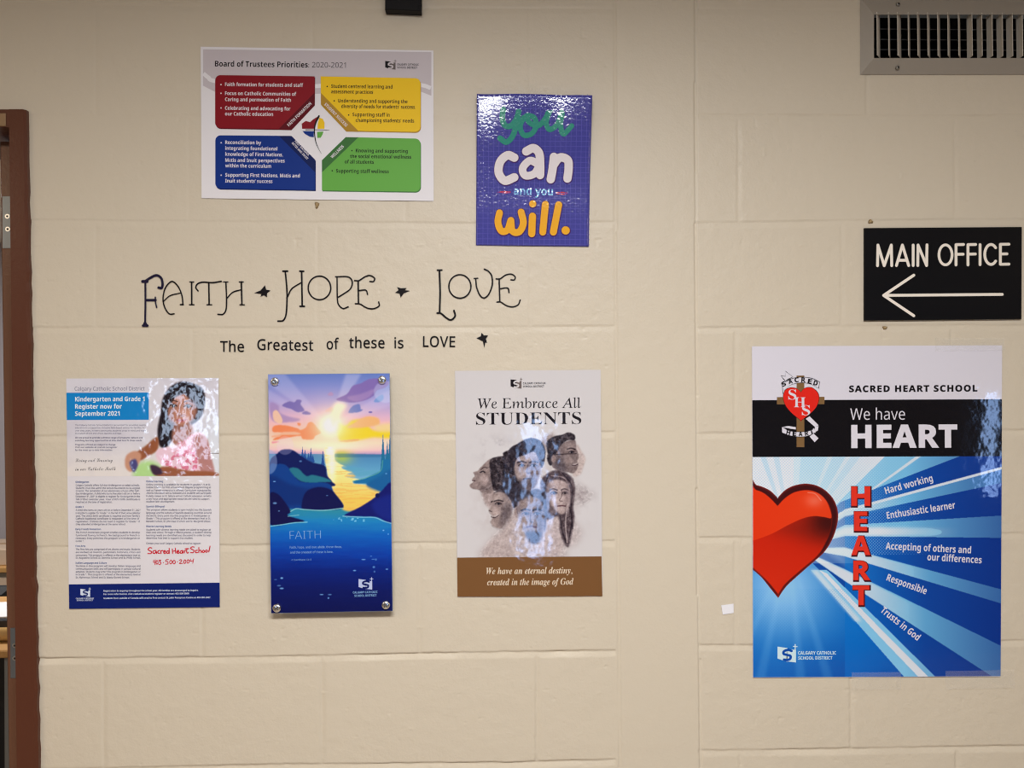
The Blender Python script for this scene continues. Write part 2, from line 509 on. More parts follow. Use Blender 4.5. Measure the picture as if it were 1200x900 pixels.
def struct(name, solid, m):
    o = solid.build(name, m); tag(o, kind='structure'); return o
struct('floor', Solid().box((-5, -5.2, -.05), (6, 5, 0)), floor_mat)
struct('ceiling', Solid().box((-5, -5.2, CEIL), (6, 5, CEIL+.05)), white_ceiling)
struct('wall_west', Solid().box((-5.1, -5.2, 0), (-5, 5, CEIL)), pale_wall)
struct('wall_east', Solid().box((6, -5.2, 0), (6.1, 5, CEIL)), pale_wall)
# south wall of the corridor, with three tall windows to the sky behind the photographer
WIN = [(-1.97, -1.75, 1.25, 1.78), (.24, .36, .66, 1.5), (3.22, 3.34, 1.0, 1.7)]
ws = Solid(); xs = -5
for a, b, c, d in WIN:
    ws.box((xs, -3.7, 0), (a, -3.6, CEIL)); ws.box((a, -3.7, 0), (b, -3.6, c)); ws.box((a, -3.7, d), (b, -3.6, CEIL)); xs = b
ws.box((xs, -3.7, 0), (6, -3.6, CEIL))
struct('wall_south', ws, mat('dim_corridor_paint', raw=(.16, .15, .14), rough=.7))
sky = bpy.data.materials.new('daylit_window'); sky.use_nodes = True
_b = sky.node_tree.nodes['Principled BSDF']; _b.inputs['Base Color'].default_value = (.1, .12, .15, 1)
_b.inputs['Emission Color'].default_value = (.36, .56, 1.0, 1); _b.inputs['Emission Strength'].default_value = 13.0
pale_sky = sky.copy(); pale_sky.name = 'overcast_window'
_b = pale_sky.node_tree.nodes['Principled BSDF']; _b.inputs['Emission Color'].default_value = (.62, .76, 1.0, 1); _b.inputs['Emission Strength'].default_value = 12.0
for n, (a, b, c, d) in enumerate(WIN):
    struct('window_%d' % (n+1), Solid().box((a, -3.68, c), (b, -3.665, d)), pale_sky if n == 0 else sky)

# ------------------------------------------------------------------ doorway at the left edge
def door_frame():
    top = W(29, 128, .012)[2]
    xr_t, xr_b = W(29.5, 135, .012)[0], W(43.5, 900, .012)[0]
    xl_t, xl_b = W(10.5, 150, .012)[0], W(19.5, 860, .012)[0]
    zt, zb = W(29.5, 135, .012)[2], W(43.5, 900, .012)[2]
    ex = lambda a, b, z: a+(b-a)*(zt-z)/(zt-zb)
    s = Solid()
    # right jamb, with the painter's ragged outer edge
    n = 120; R = random.Random(4)
    zs = np.linspace(top, 0, n); vs = []; fs = []
    for z in zs:
        j = R.gauss(0, .0006) + (.0012 if R.random() < .06 else 0)
        vs += [(ex(xl_t, xl_b, z), -.012, z), (ex(xr_t, xr_b, z)+j-.004, -.012, z), (ex(xr_t, xr_b, z)+j, -.008, z), (ex(xr_t, xr_b, z)+j, .01, z),
               (ex(xl_t, xl_b, z), .20, z)]
    for i in range(n-1):
        a, b = 5*i, 5*(i+1)
        fs += [(a, b, b+1, a+1), (a+1, b+1, b+2, a+2), (a+2, b+2, b+3, a+3), (b, a, a+4, b+4)]
    fs.append((0, 1, 2, 3, 4))
    s.add(vs, fs)
    hb = W(5, 149, .012)[2]
    s.box((-2.05, -.0121, hb), (xl_t+.004, .20, top-.0004))
    s.box((-2.05, -.012, 0), (-2.0, .20, hb))
    o = s.build('trim_1', brown); tag(o, kind='structure')
    p = empty('header_plate', tuple(W(0, 141, .0125)), 'small tan plate on the brown door header at the top left', 'plate')
    Solid().box(W(-30, 147.5, .0145), W(7.2, 133.0, .0122), .0008).build('plate', mat('tan_plate', (118, 92, 64), .5, k=1.6), p)
door_frame()

def door():
    d = -.055
    xt, zt = W(-.5, 166, d)[0], W(0, 166, d)[2]
    root = empty('door_1', (xt, .055, 0), 'open brown door standing edge-on in the doorway at the left', 'door'); root['kind'] = 'structure'
    xb = W(9.6, 900, d)[0]; zb = W(9.6, 900, d)[2]; x320 = W(1.4, 320, d)[0]; z320 = W(1.4, 320, d)[2]
    ex = lambda z: x320+(xb-x320)*(z320-z)/(z320-zb)
    s = Solid(); zs = [zt, 1.9, 1.4, .9, .4, .012]; vs = []; fs = []
    for z in zs:
        x = ex(z); vs += [(x, .058, z), (x+.003, .055, z), (x+.041, .055, z), (x+.044, .058, z), (x+.044, .93, z), (x, .93, z)]
    for i in range(len(zs)-1):
        for k in range(6):
            a = 6*i+k; b = 6*i+(k+1) % 6; fs.append((a, a+6, b+6, b))
    fs += [(0, 1, 2, 3, 4, 5), tuple(6*(len(zs)-1)+k for k in reversed(range(6)))]
    s.add(vs, fs).build('slab', brown_edge, root)
    for (x0, y0, x1, y1), sc in (((2.6, 230, 15, 291), ((8.6, 253.5), (9.0, 268.5))), ((12.0, 735.5, 24, 795), ((17.2, 756.5), (17.4, 771.5)))):
        h = Solid().box(W(x0, y1, .0-.0535), W(x1, y0, -.0552), .0006).build('hinge_leaf', steel, root)
        for c in sc:
            p = W(c[0], c[1], -.0534)
            b = Solid().lathe_y(p, [(.0046, -.0004), (.0050, .0006)], 16).build('screw', mat('screw_steel', raw=(.7, .7, .7), rough=.3, metal=1), h)
            Solid().lathe_y(p, [(.0021, -.0007), (.0021, 0)], 10).build('screw_recess', mat('black_recess', raw=(.01, .01, .01), rough=.6), h)
door()

# office beyond the doorway: only a sliver of it is in view
def office():
    struct('wall_office_back', Solid().box((-5, 3.4, 0), (-.9, 3.5, CEIL)), mat('lilac_grey_wall', raw=(.36, .34, .37), rough=.8))
    struct('wall_office_right', Solid().box((-.80, .16, 0), (-.70, 3.4, CEIL)), pale_wall)
    wood = mat('honey_wood', raw=(.50, .27, .09), rough=.4, kind='brushed'); tan = mat('pale_birch', raw=(.55, .42, .31), rough=.5)
    gy = mat('desk_grey', raw=(.20, .20, .19), rough=.5)
    def at(px, py, y): p = W(px, py, -y); return p
    # desk: top whose front edge shows at rows 745-775
    y = 1.10; a = at(9.8, 762, y); zt = a[2]; xr = a[0]
    t = empty('office_desk', (xr-.7, y, 0), 'honey wood desk in the office seen through the doorway', 'desk')
    Solid().box((xr-1.4, y, zt-.026), (xr, y+.70, zt), .004).build('desk_top', wood, t)
    Solid().box((xr-.03, y+.03, 0), (xr, y+.68, zt-.026)).build('side_panel', gy, t)
    Solid().box((xr-1.4, y+.03, 0), (xr-1.37, y+.68, zt-.026)).build('side_panel', gy, t)
    Solid().box((xr-1.37, y+.5, .25), (xr-.03, y+.52, zt-.026)).build('modesty_panel', mat('black_panel', raw=(.012, .012, .014), rough=.5), t)
    r = empty('wooden_tube', (xr-.4, y+.10, zt), 'yellow wooden roll lying on the desk beyond the doorway', 'roll')
    s = Solid(); n = 16; R = .022
    vs = [(x, y+.10+R*math.cos(2*math.pi*i/n), zt+R+R*math.sin(2*math.pi*i/n)) for x in (xr-.7, xr-.004) for i in range(n)]
    s.add(vs, [(i, n+i, n+(i+1) % n, (i+1) % n) for i in range(n)]+[tuple(range(n)), tuple(range(2*n-1, n-1, -1))]).build('roll', mat('yellow_wood', raw=(.62, .38, .13), rough=.4), r, True)
    b = empty('binder', (xr-.3, y+.22, zt), 'dark binder lying flat on the desk beyond the doorway', 'binder')
    Solid().box((xr-.36, y+.20, zt), (xr-.002, y+.42, zt+.045), .006).build('cover', mat('dark_navy_cover', raw=(.02, .024, .035), rough=.5), b)
    p = Solid().box((xr-.34, y+.21, zt+.0455), (xr-.006, y+.41, zt+.0505)).build('paper_stack', mat('white_paper', raw=(.78, .78, .8), rough=.7)); tag(p, 'white papers on top of the dark binder on the office desk', 'paper')
    # black task chair behind the desk
    yc = 2.15; q = at(12, 705, yc); zc = q[2]; xc = q[0]-.24
    blk = mat('black_upholstery', raw=(.012, .013, .016), rough=.6)
    c = empty('office_chair', (xc, yc-.2, 0), 'black office chair behind the desk beyond the doorway', 'chair')
    Solid().box((xc-.23, yc, zc-.28), (xc+.23, yc+.06, zc+.06), .03).build('backrest', blk, c)
    Solid().box((xc-.24, yc-.46, .43), (xc+.24, yc-.02, .50), .02).build('seat', blk, c)
    Solid().box((xc-.03, yc+.03, .45), (xc+.03, yc+.05, zc)).build('back_support', gy, c)
    Solid().box((xc-.025, yc-.26, .08), (xc+.025, yc-.21, .43)).build('gas_column', gy, c)
    for k in range(5):
        an = 2*math.pi*k/5; ux, uy = math.cos(an), math.sin(an); nx_, ny_ = -uy*.02, ux*.02; ox, oy = xc, yc-.235
        Solid().add([(ox+nx_, oy+ny_, .06), (ox-nx_, oy-ny_, .06), (ox+.28*ux-nx_*.6, oy+.28*uy-ny_*.6, .04), (ox+.28*ux+nx_*.6, oy+.28*uy+ny_*.6, .04),
                     (ox+nx_, oy+ny_, .10), (ox-nx_, oy-ny_, .10), (ox+.28*ux-nx_*.6, oy+.28*uy-ny_*.6, .07), (ox+.28*ux+nx_*.6, oy+.28*uy+ny_*.6, .07)],
                    [(3,2,1,0), (4,5,6,7), (0,1,5,4), (1,2,6,5), (2,3,7,6), (3,0,4,7)]).build('foot', gy, c)
        Solid().box((ox+.27*ux-.02, oy+.27*uy-.02, 0), (ox+.27*ux+.02, oy+.27*uy+.02, .045), .008).build('caster', blk, c)
    # low cupboard with a wooden top against the back wall
    yk = 2.9; z1 = at(0, 668, yk)[2]; xk = at(14, 668, yk)[0]
    k = empty('low_cupboard', (xk-.6, yk, 0), 'pale low cupboard with a wooden top by the office back wall', 'cupboard')
    Solid().box((xk-1.2, yk, .06), (xk, yk+.45, z1-.012)).build('body', mat('grey_cupboard', raw=(.33, .30, .27), rough=.6), k)
    Solid().box((xk-1.22, yk-.02, z1-.012), (xk+.01, yk+.46, z1+.018), .004).build('cupboard_top', wood, k)
    Solid().box((xk-1.18, yk-.004, .1), (xk-.61, yk, z1-.04), .002).build('door_panel', tan, k); Solid().box((xk-.59, yk-.004, .1), (xk-.02, yk, z1-.04), .002).build('door_panel', tan, k)
    x = empty('cardboard_box', (xk-.3, yk+.2, z1+.018), 'pale cardboard box on the low cupboard beyond the doorway', 'box')
    zz = at(0, 645, yk)[2]
    Solid().box((xk-.55, yk+.03, z1+.018), (xk-.005, yk+.35, zz), .004).build('carton', tan, x)
    Solid().box((xk-.55, yk+.18, zz-.001), (xk-.005, yk+.22, zz+.0008)).build('packing_tape', mat('brown_tape', raw=(.4, .25, .12), rough=.3), x)
office()

# ================================================================== THINGS ON THE WALL
def base_of(quad, d):
    b = [(quad[2][0]+quad[3][0])/2, (quad[2][1]+quad[3][1])/2]; return tuple(W(b[0], b[1], d))

def logo(ink_l, ink_r, ink_s, fr, x0, y0, x1, y1):
    """Two-page flag with an S and a small cross, in frame units."""
    w, h = x1-x0, y1-y0; P = lambda u, v: (x0+u*w, y0+v*h)
    for i in (ink_l, ink_r, ink_s): i.fr = fr
    ink_l.poly([P(0, .12), P(.52, .2), P(.52, .96), P(0, .78)])
    ink_r.poly([P(.52, .26), P(.97, .3), P(.97, 1.0), P(.45, .93)])
    ink_s.stroke([P(.74, .36), P(.55, .30), P(.34, .38), P(.32, .52), P(.5, .58), P(.68, .64), P(.66, .80), P(.5, .86), P(.34, .84)], w*.13)
    ink_r.stroke([P(.93, 0), P(.93, .34)], w*.05, smooth=False); ink_r.stroke([P(.83, .11), P(1.03, .12)], w*.045, smooth=False)

# ---------------------------------------------------------------- board poster with four coloured panels
def board_poster():
    A = frame(230, 50, 4.2105)
    quad = [(235.2, 54.7), (507.8, 59.2), (508.2, 235.6), (236.2, 232.3)]
    KB = 1.28
    t = empty('poster', base_of(quad, .0015), 'white landscape poster with red, yellow, blue and green panels', 'poster')
    M = lambda n, c, r=.45: mat('board_'+n, c, r, k=KB, spec=.12)
    sheet('sheet', quad, M('white', (212, 208, 211)), t, .0022)
    d = .0024; st = .00008
    g = Ink(A).poly([(33, 33), (1160, 46), (1160, 262), (1105, 240), (900, 228), (600, 252), (300, 268), (93, 243), (33, 212)])
    hb = g.build('header_band', M('grey', (183, 174, 178)), t, d)
    Ink(A).stroke([(35, 152), (60, 172), (93, 190), (300, 226), (600, 214), (900, 190), (1100, 208), (1157, 224)], 20, caps=False).build('white_arc', M('white', (212, 208, 211)), hb, d+st)
    bl = M('ink', (16, 14, 17)); wt = M('white_ink', (205, 200, 205))
    Ink(A).text('Board of Trustees Priorities:', 92, 117, 557, 122.5, cap=27, sty='bold').build('title_text', bl, t, d+2*st)
    Ink(A).text('2020-2021', 571, 122, 738, 124, cap=26, sty='sans').build('title_text', M('grey_ink', (70, 66, 70)), t, d+2*st)
    captions = {'red': [('FAITH FORMATION', 458, 414, 570, 303, 15)], 'yellow': [('STUDENT SUCCESS', 630, 306, 738, 416, 15)], 'green': [('WELLNESS', 672, 572, 730, 514, 15)],
                'blue': [('FIRST NATIONS,', 484, 488, 553, 560, 11), ('MÉTIS AND INUIT', 470, 497, 546, 578, 11)]}
    panels = [
     ('red', (122, 20, 30), (84, 10, 22), rounded((93, 160), (300, 421), 26, (1, 0, 0, 1)), [(584, 166), (582, 305), (467, 427)], [(582, 248), (582, 305), (467, 427), (408, 425)], wt,
      [('Faith formation for students and staff', 142, 527, 214), ('Focus on Catholic Communities of', 142, 493, 258), ('Caring and permeation of Faith', 142, 467, 288), ('Celebrating and advocating for', 142, 464, 331), ('our Catholic education', 142, 379, 359)], [(122, 207), (122, 250), (122, 322)]),
     ('yellow', (222, 178, 28), (160, 122, 40), None, [(614, 166)], [(615, 248), (800, 436), (737, 434), (615, 305)], bl,
      [('Student-centered learning and', 666, 968, 223), ('assessment practices', 666, 872, 250), ('Understanding and supporting the', 700, 1042, 295), ('diversity of needs for students’ success.', 716, 1082, 322), ('Supporting staff in', 771, 954, 363), ('championing students’ needs', 787, 1075, 391)], [(646, 216), (681, 287), (752, 357)]),
     ('blue', (14, 44, 118), (8, 24, 76), None, [], [(408, 460), (470, 460), (587, 578), (587, 640)], wt,
      [('Reconciliation by', 143, 320, 500), ('integrating foundational', 143, 400, 529), ('knowledge of First Nations,', 143, 427, 558), ('Métis and Inuit perspectives', 143, 436, 588), ('within the curriculum', 143, 369, 615), ('Supporting First Nations, Métis and', 143, 511, 661), ('Inuit students’ success', 143, 376, 690)], [(123, 494), (123, 654)]),
     ('green', (92, 154, 64), (54, 100, 50), None, [], [(737, 466), (800, 467), (620, 640), (620, 580)], bl,
      [('Knowing and supporting', 787, 1043, 541), ('the social emotional wellness', 759, 1060, 569), ('of all students', 733, 876, 596), ('Supporting staff wellness', 690, 950, 641)], [(768, 533), (671, 632)])]
    out = {
     'red': [p for p in rounded((93, 160), (300, 421), 26, (1, 0, 0, 1)) if p[0] < 200][:6] + [(584, 166), (582, 305), (467, 427)] + rounded((93, 160), (300, 421), 26, (1, 0, 0, 1))[-6:],
     'yellow': [(614, 166)] + rounded((800, 175), (1106, 440), 26, (0, 1, 1, 0))[1:-1] + [(737, 434), (615, 305)],
     'blue': rounded((94, 457), (300, 720), 26, (1, 0, 0, 1))[:6] + [(470, 460), (587, 578), (587, 727)] + rounded((94, 457), (300, 720), 26, (1, 0, 0, 1))[-6:],
     'green': [(737, 466)] + rounded((800, 473), (1106, 735), 26, (0, 1, 1, 0))[1:-1] + [(620, 729), (620, 580)]}
    for n, c, dc, _, _, corner, ink, lines, bul in panels:
        sh = [(x+3, y+5) for x, y in out[n]]
        Ink(A).poly(sh).build('panel_edge', M(n+'_deep', dc), t, d+2*st)
        p = Ink(A).poly(out[n]).build('colour_panel', M(n, c), t, d+3*st, n+' panel')
        Ink(A).poly(corner).build('corner_band', M(n+'_deep', dc), p, d+4*st)
        for c_ in captions[n]: Ink(A).text(c_[0], *c_[1:5], cap=c_[5], sty='bold').build('caption_text', wt, p, d+5*st)
        x = Ink(A)
        for body, a, b, y in lines:
            x.text(body.replace('’', "'"), a, y, b, y+(b-a)*.012, cap=17.5, sty='bold')
        for bx, by in bul: x.disc(bx, by, 3.6, n=8)
        x.build('bullet_text', ink, p, d+4*st)
    e = Ink(A).poly([(522, 425), (520, 400), (540, 386), (562, 392), (577, 378), (600, 364), (590, 395), (584, 425)]).build('heart_emblem', M('red', (122, 20, 30)), t, d+3*st)
    Ink(A).poly([(607, 370), (624, 376), (633, 395), (632, 425), (598, 425), (600, 398)]).build('quarter', M('yellow', (222, 178, 28)), e, d+3*st)
    Ink(A).poly([(524, 436), (580, 437), (580, 467), (560, 464), (536, 450)]).build('quarter', M('blue', (14, 44, 118)), e, d+3*st)
    Ink(A).poly([(596, 440), (628, 439), (622, 455), (614, 469), (597, 470)]).build('quarter', M('green', (92, 154, 64)), e, d+3*st)
    Ink(A).stroke([(605, 362), (588, 400), (583, 440), (590, 490), (602, 520), (617, 547)], 9, w1=1).stroke([(540, 430), (600, 430), (657, 432)], 4, w1=1).build('cross_lines', bl, e, d+5*st)
    l, r, s = Ink(), Ink(), Ink(); logo(l, r, s, A, 932, 84, 985, 133)
    lg = l.build('logo', bl, t, d+2*st); r.build('logo_page', M('taupe', (96, 86, 84)), lg, d+2*st); s.build('logo_letter', M('grey', (183, 174, 178)), lg, d+3*st)
    Ink(A).text('CALGARY CATHOLIC', 991, 112, 1098, 113.5, cap=10, sty='bold').text('SCHOOL DISTRICT', 991, 127, 1090, 128.5, cap=10, sty='bold').build('logo_text', bl, lg, d+2*st)
board_poster()

# ---------------------------------------------------------------- violet motto poster
def motto_poster():
    B = frame(540, 100, 4.5)
    quad = [(558.9, 112.4), (692.9, 115.0), (689.9, 289.0), (557.7, 287.4)]
    t = empty('poster', base_of(quad, .0015), 'glossy violet portrait poster with big rounded lettering above the wall lettering', 'poster')
    KB = 1.35; M = lambda n, c: mat('motto_'+n, c, .07, 'pebbled', k=KB)
    d = .0024; st = .00008
    def bend(x, y):                                                # top leaned outward, its tilt shaped to hold the lamp's glare there
        tilt = np.radians(5.9 - 2.1*np.exp(-((x-566)/27)**2) - 1.1*np.exp(-((x-658)/13)**2))
        up = np.maximum(0, 178-y); mid = np.clip(236-y, 0, 58)      # straight above row 178, easing to the wall by row 236
        return tilt*(up + mid*mid/116)/620
    nx_, ny_ = 36, 60; uu, vv = np.meshgrid(np.linspace(0, 1, nx_), np.linspace(0, 1, ny_)); q = np.array(quad)
    P = q[0]*((1-uu)*(1-vv))[..., None] + q[1]*(uu*(1-vv))[..., None] + q[2]*(uu*vv)[..., None] + q[3]*((1-uu)*vv)[..., None]
    X, Y = P[..., 0].ravel(), P[..., 1].ravel(); ii = np.arange(nx_*ny_).reshape(ny_, nx_)
    V = WA(X, Y, .0022) - np.array(root_of(t)); V[:, 1] -= bend(X, Y)
    F4 = np.stack([ii[1:, :-1], ii[1:, 1:], ii[:-1, 1:], ii[:-1, :-1]], -1).reshape(-1, 4)
    B4 = F4[:, ::-1] + nx_*ny_
    rim = np.concatenate([ii[0], ii[1:, -1], ii[-1, -2::-1], ii[-2:0:-1, 0]]); r2 = np.roll(rim, -1)
    E4 = np.stack([rim, r2, r2+nx_*ny_, rim+nx_*ny_], -1)
    me = mesh_np('sheet', np.concatenate([V, V+np.array((0, .0005, 0))]), np.concatenate([F4, B4, E4]))
    me.polygons.foreach_set('use_smooth', np.arange(len(me.polygons)) < len(F4))
    link('sheet', me, M('violet', (62, 62, 134)), t)
    g = Ink(B)
    R = random.Random(3)
    for k in range(22):
        x = 95+27*k
        if x < 680:
            x2 = x-6+R.uniform(-2, 2); g.stroke([(x+(x2-x)*w, 64+781*w) for w in np.linspace(0, 1, 40)], 2.6, smooth=False, caps=False)
    for k in range(29):
        y = 80+27*k
        if y < 842: g.stroke([(84+596*w, y+5*w) for w in np.linspace(0, 1, 30)], 2.6, smooth=False, caps=False)
    g.build('grid_lines', M('grid', (80, 78, 158)), t, d+.0001, bend=bend)
    you = [([(224, 138), (218, 180), (232, 218), (262, 222), (290, 190), (304, 150)], 29), ([(303, 150), (292, 215), (272, 275), (240, 304), (206, 284)], 29),
           ([(330, 180), (312, 225), (330, 268), (372, 262), (396, 222), (384, 180), (345, 172), (360, 205), (405, 222), (440, 190), (464, 150), (448, 205), (466, 240), (505, 215), (532, 150), (524, 215), (540, 262), (582, 222)], 27)]
    can = [([(282, 384), (246, 372), (208, 405), (200, 462), (232, 503), (282, 486)], 44),
           ([(344, 352), (382, 336), (412, 362), (418, 420), (418, 474)], 44), ([(408, 418), (364, 400), (326, 438), (340, 476), (386, 468), (412, 430)], 40),
           ([(490, 380), (484, 440), (474, 496)], 44), ([(484, 428), (520, 384), (562, 396), (568, 440), (562, 492)], 44)]
    will = [([(204, 672), (196, 722), (214, 768), (246, 762), (264, 712)], 36), ([(264, 712), (272, 768), (308, 772), (330, 726), (318, 668)], 36),
            ([(378, 690), (374, 782)], 38), ([(446, 628), (432, 774)], 37), ([(516, 630), (488, 774)], 37)]
    def word(name, strokes, c, dots=()):
        o = Ink(B); i = Ink(B)
        for p, w in strokes: o.stroke([(x+1, y+2) for x, y in p], w+9); i.stroke(p, w)
        for x, y, r in dots: o.disc(x+1, y+2, r+4.5, n=20); i.disc(x, y, r, n=20)
        q = i.build('lettering', M(name, c), t, d+4*st, name+' word', bend)
        if name != 'green': o.build('letter_edge', M('plum', (62, 36, 92)), q, d+2*st, None, bend)
    word('green', you, (48, 128, 112)); word('white', can, (206, 198, 200)); word('orange', will, (222, 154, 44), [(379, 625, 19), (553, 765, 22)])
    Ink(B).text('and you', 278, 576, 486, 580, cap=42, sty='bold').build('lettering', M('sky_blue', (118, 176, 222)), t, d+2*st, 'small sky blue words')
    for pts in ([(190, 563), (226, 557), (263, 560), (263, 569), (226, 571)], [(502, 563), (540, 561), (570, 569), (540, 578), (502, 573)]):
        Ink(B).poly(pts).build('dash', M('red', (176, 40, 58)), t, d+2*st)
motto_poster()

# ---------------------------------------------------------------- vinyl lettering on the wall
vinyl = mat('black_vinyl', (14, 9, 12), .5, spec=.12); vinyl_blue = mat('midnight_vinyl', (24, 18, 44), .3, 'pebbled', spec=.25)
def lettering():
    c1, c2, c3 = frame(150, 305, 7.5), frame(310, 305, 7.5), frame(470, 305, 7.5)
    words = [
     ('FAITH', c1, (150, 575), [
       [([(152, 185), (153, 370), (150, 565)], 17), ([(128, 186), (168, 186)], 26), ([(132, 574), (170, 574)], 22), ([(140, 560), (150, 545), (160, 560)], 16), ([(150, 185), (200, 152), (250, 132), (290, 155), (303, 200), (296, 243), (268, 240)], 22), ([(160, 350), (242, 350)], 22), ([(240, 325), (242, 370), (252, 414)], 13)],
       [([(405, 471), (362, 470), (322, 412), (308, 330), (330, 240), (385, 186), (440, 230), (474, 310), (482, 388)], 12), ([(315, 357), (370, 311), (458, 288)], 10), ([(460, 390), (486, 390)], 13)],
       [([(559, 192), (560, 390)], 14), ([(542, 190), (578, 190)], 10), ([(540, 391), (580, 391)], 11)],
       [([(616, 270), (596, 240), (612, 207), (660, 192), (740, 197), (820, 185)], 13), ([(710, 195), (713, 390)], 14), ([(694, 391), (736, 391)], 11)],
       [([(860, 192), (866, 330), (862, 430), (836, 474), (790, 475)], 13), ([(840, 190), (878, 190)], 10), ([(868, 336), (920, 282), (997, 258)], 11), ([(996, 190), (1001, 390)], 14), ([(977, 190), (1014, 190)], 10), ([(984, 391), (1022, 391)], 11)]], 'ornate black vinyl word FAITH, its first letter glittering dark blue'),
     ('HOPE', c2, (480, 540), [
       [([(182, 100), (194, 220), (198, 330), (190, 470), (165, 528), (118, 535)], 14), ([(162, 96), (202, 95)], 15), ([(199, 328), (240, 250), (327, 194)], 12), ([(326, 100), (331, 402)], 15), ([(310, 96), (344, 97)], 15), ([(312, 405), (350, 405)], 15)],
       [('ring', 483, 243, 99, 104, 13)],
       [([(637, 148), (640, 330), (651, 390), (690, 424), (735, 409)], 12), ([(624, 145), (735, 146), (771, 190), (755, 250), (700, 292), (645, 326)], 12)],
       [([(822, 180), (826, 380)], 14), ([(792, 178), (830, 178), (880, 146), (925, 134), (966, 156), (958, 186), (926, 186)], 12), ([(826, 266), (890, 263), (906, 300)], 12), ([(798, 382), (840, 385), (900, 419), (960, 425), (1007, 400), (1003, 366)], 12)]], 'ornate black vinyl word HOPE between two small stars'),
     ('LOVE', c3, (680, 530), [
       [([(337, 90), (343, 270), (339, 460)], 16), ([(320, 87), (358, 86)], 15), ([(318, 464), (350, 467), (400, 508), (440, 524), (475, 490), (465, 442)], 16)],
       [('ring', 517, 230, 97, 103, 13)],
       [([(656, 163), (665, 240), (695, 310), (731, 331), (770, 300), (801, 220), (797, 140), (768, 97), (732, 78)], 13), ([(642, 160), (674, 158)], 11)],
       [([(862, 163), (868, 365)], 13), ([(836, 163), (870, 163), (920, 130), (970, 122), (1003, 146), (994, 172), (966, 172)], 12), ([(868, 250), (936, 244), (949, 284)], 12), ([(843, 367), (876, 367), (930, 400), (985, 409), (1030, 390), (1047, 349)], 12)]], 'ornate black vinyl word LOVE in tall lettering under the violet poster')]
    for w, fr, b, letters, lab in words:
        t = empty('wall_decal', tuple(W(*fr(*b), .001)), lab, 'decal', 'ornate lettering on the wall')
        for n, L in enumerate(letters):
            i = Ink(fr)
            for q in L:
                if q[0] == 'ring': i.ring(*q[1:])
                else: i.stroke(q[0], q[1])
            i.build('letter', vinyl_blue if (w == 'FAITH' and n == 0) else vinyl, t, .0014)
    T = [('The', [(257.9, 412.2, 286, 412.2)], 'small black vinyl word The, leftmost of the lower line'), ('Greatest', [(301.4, 409.9, 367, 410.8)], 'small black vinyl word Greatest in the lower line'),
         ('of', [(382.8, 409.3, 397.4, 409.0)], 'small black vinyl word of in the lower line'), ('these', [(409, 407.6, 450.7, 407.9)], 'small black vinyl word these in the lower line'),
         ('is', [(462.2, 408.0, 472.9, 407.9)], 'small black vinyl word is in the lower line'), ('LOVE', [(495.6, 406.3, 533.4, 406.7)], 'small black vinyl word LOVE in plain capitals ending the lower line')]
    for w, [(x, y, x1, y1)], lab in T:
        t = empty('wall_decal', tuple(W((x+x1)/2, max(y, y1), .001)), lab, 'decal', 'small words on the wall')
        # letter by letter, advancing as the whole word is set
        v, _ = glyphs(w, 'sans', .012, 1.06, 0); lo, hi = v[:, 0].min(), v[:, 0].max()
        for k in range(len(w)):
            p0 = glyphs(w[:k+1], 'sans', .012, 1.06, 0)[0][:, 0].max(); g = glyphs(w[k], 'sans', .012, 1.06, 0)[0]
            gw = g[:, 0].max()-g[:, 0].min(); f0 = (p0-gw-lo)/(hi-lo); f1 = (p0-lo)/(hi-lo)
            Ink().text(w[k], x+(x1-x)*f0, y+(y1-y)*f0, x+(x1-x)*f1, y+(y1-y)*f1, cap=12.3, sty='sans', weight=.012, spacing=1.06).build('letter', vinyl, t, .0014)
    stars = [([(297.8, 343.4), (305.6, 340.2), (310.4, 334.2), (312.0, 339.4), (317.0, 340.4), (312.9, 343.6), (313.0, 348.4), (309.2, 345.8), (305.2, 347.6), (306.4, 344.4)], 'small black star between the words FAITH and HOPE'),
             ([(463.0, 343.0), (467.0, 340.0), (465.3, 336.3), (470.0, 337.8), (476.6, 337.4), (474.6, 340.0), (480.2, 340.8), (473.2, 343.6), (469.4, 349.0), (468.2, 344.0)], 'small black star between the words HOPE and LOVE'),
             ([c3(662, 685), c3(700, 668), c3(707, 637), c3(730, 660), c3(765, 660), c3(746, 690), c3(756, 725), c3(740, 722), c3(733, 770), c3(718, 712)], 'small black star at the end of the lower line of words')]
    for pts, lab in stars:
        i = Ink().poly(pts)
        o = i.build('star_decal', vinyl, None, .0014); tag(o, lab, 'star', 'star decals')
lettering()

# ---------------------------------------------------------------- kindergarten registration poster
def crop_lines(i, fr, x0, rows, cap, sty='sans', weight=0.0):
    for body, y, x1 in rows: i.text(body, x0, y, x1, y, cap=cap, sty=sty, weight=weight)

def paragraphs(name, m, parent, d, fr, x0, rows, cap, sty='sans', weight=0.0, gap=21):
    cur = []; last = None
    for r in rows + [None]:
        if cur and (r is None or r[1]-last > gap):
            i = Ink(fr); crop_lines(i, fr, x0, cur, cap, sty, weight); i.build(name, m, parent, d); cur = []
        if r: cur.append(r); last = r[1]

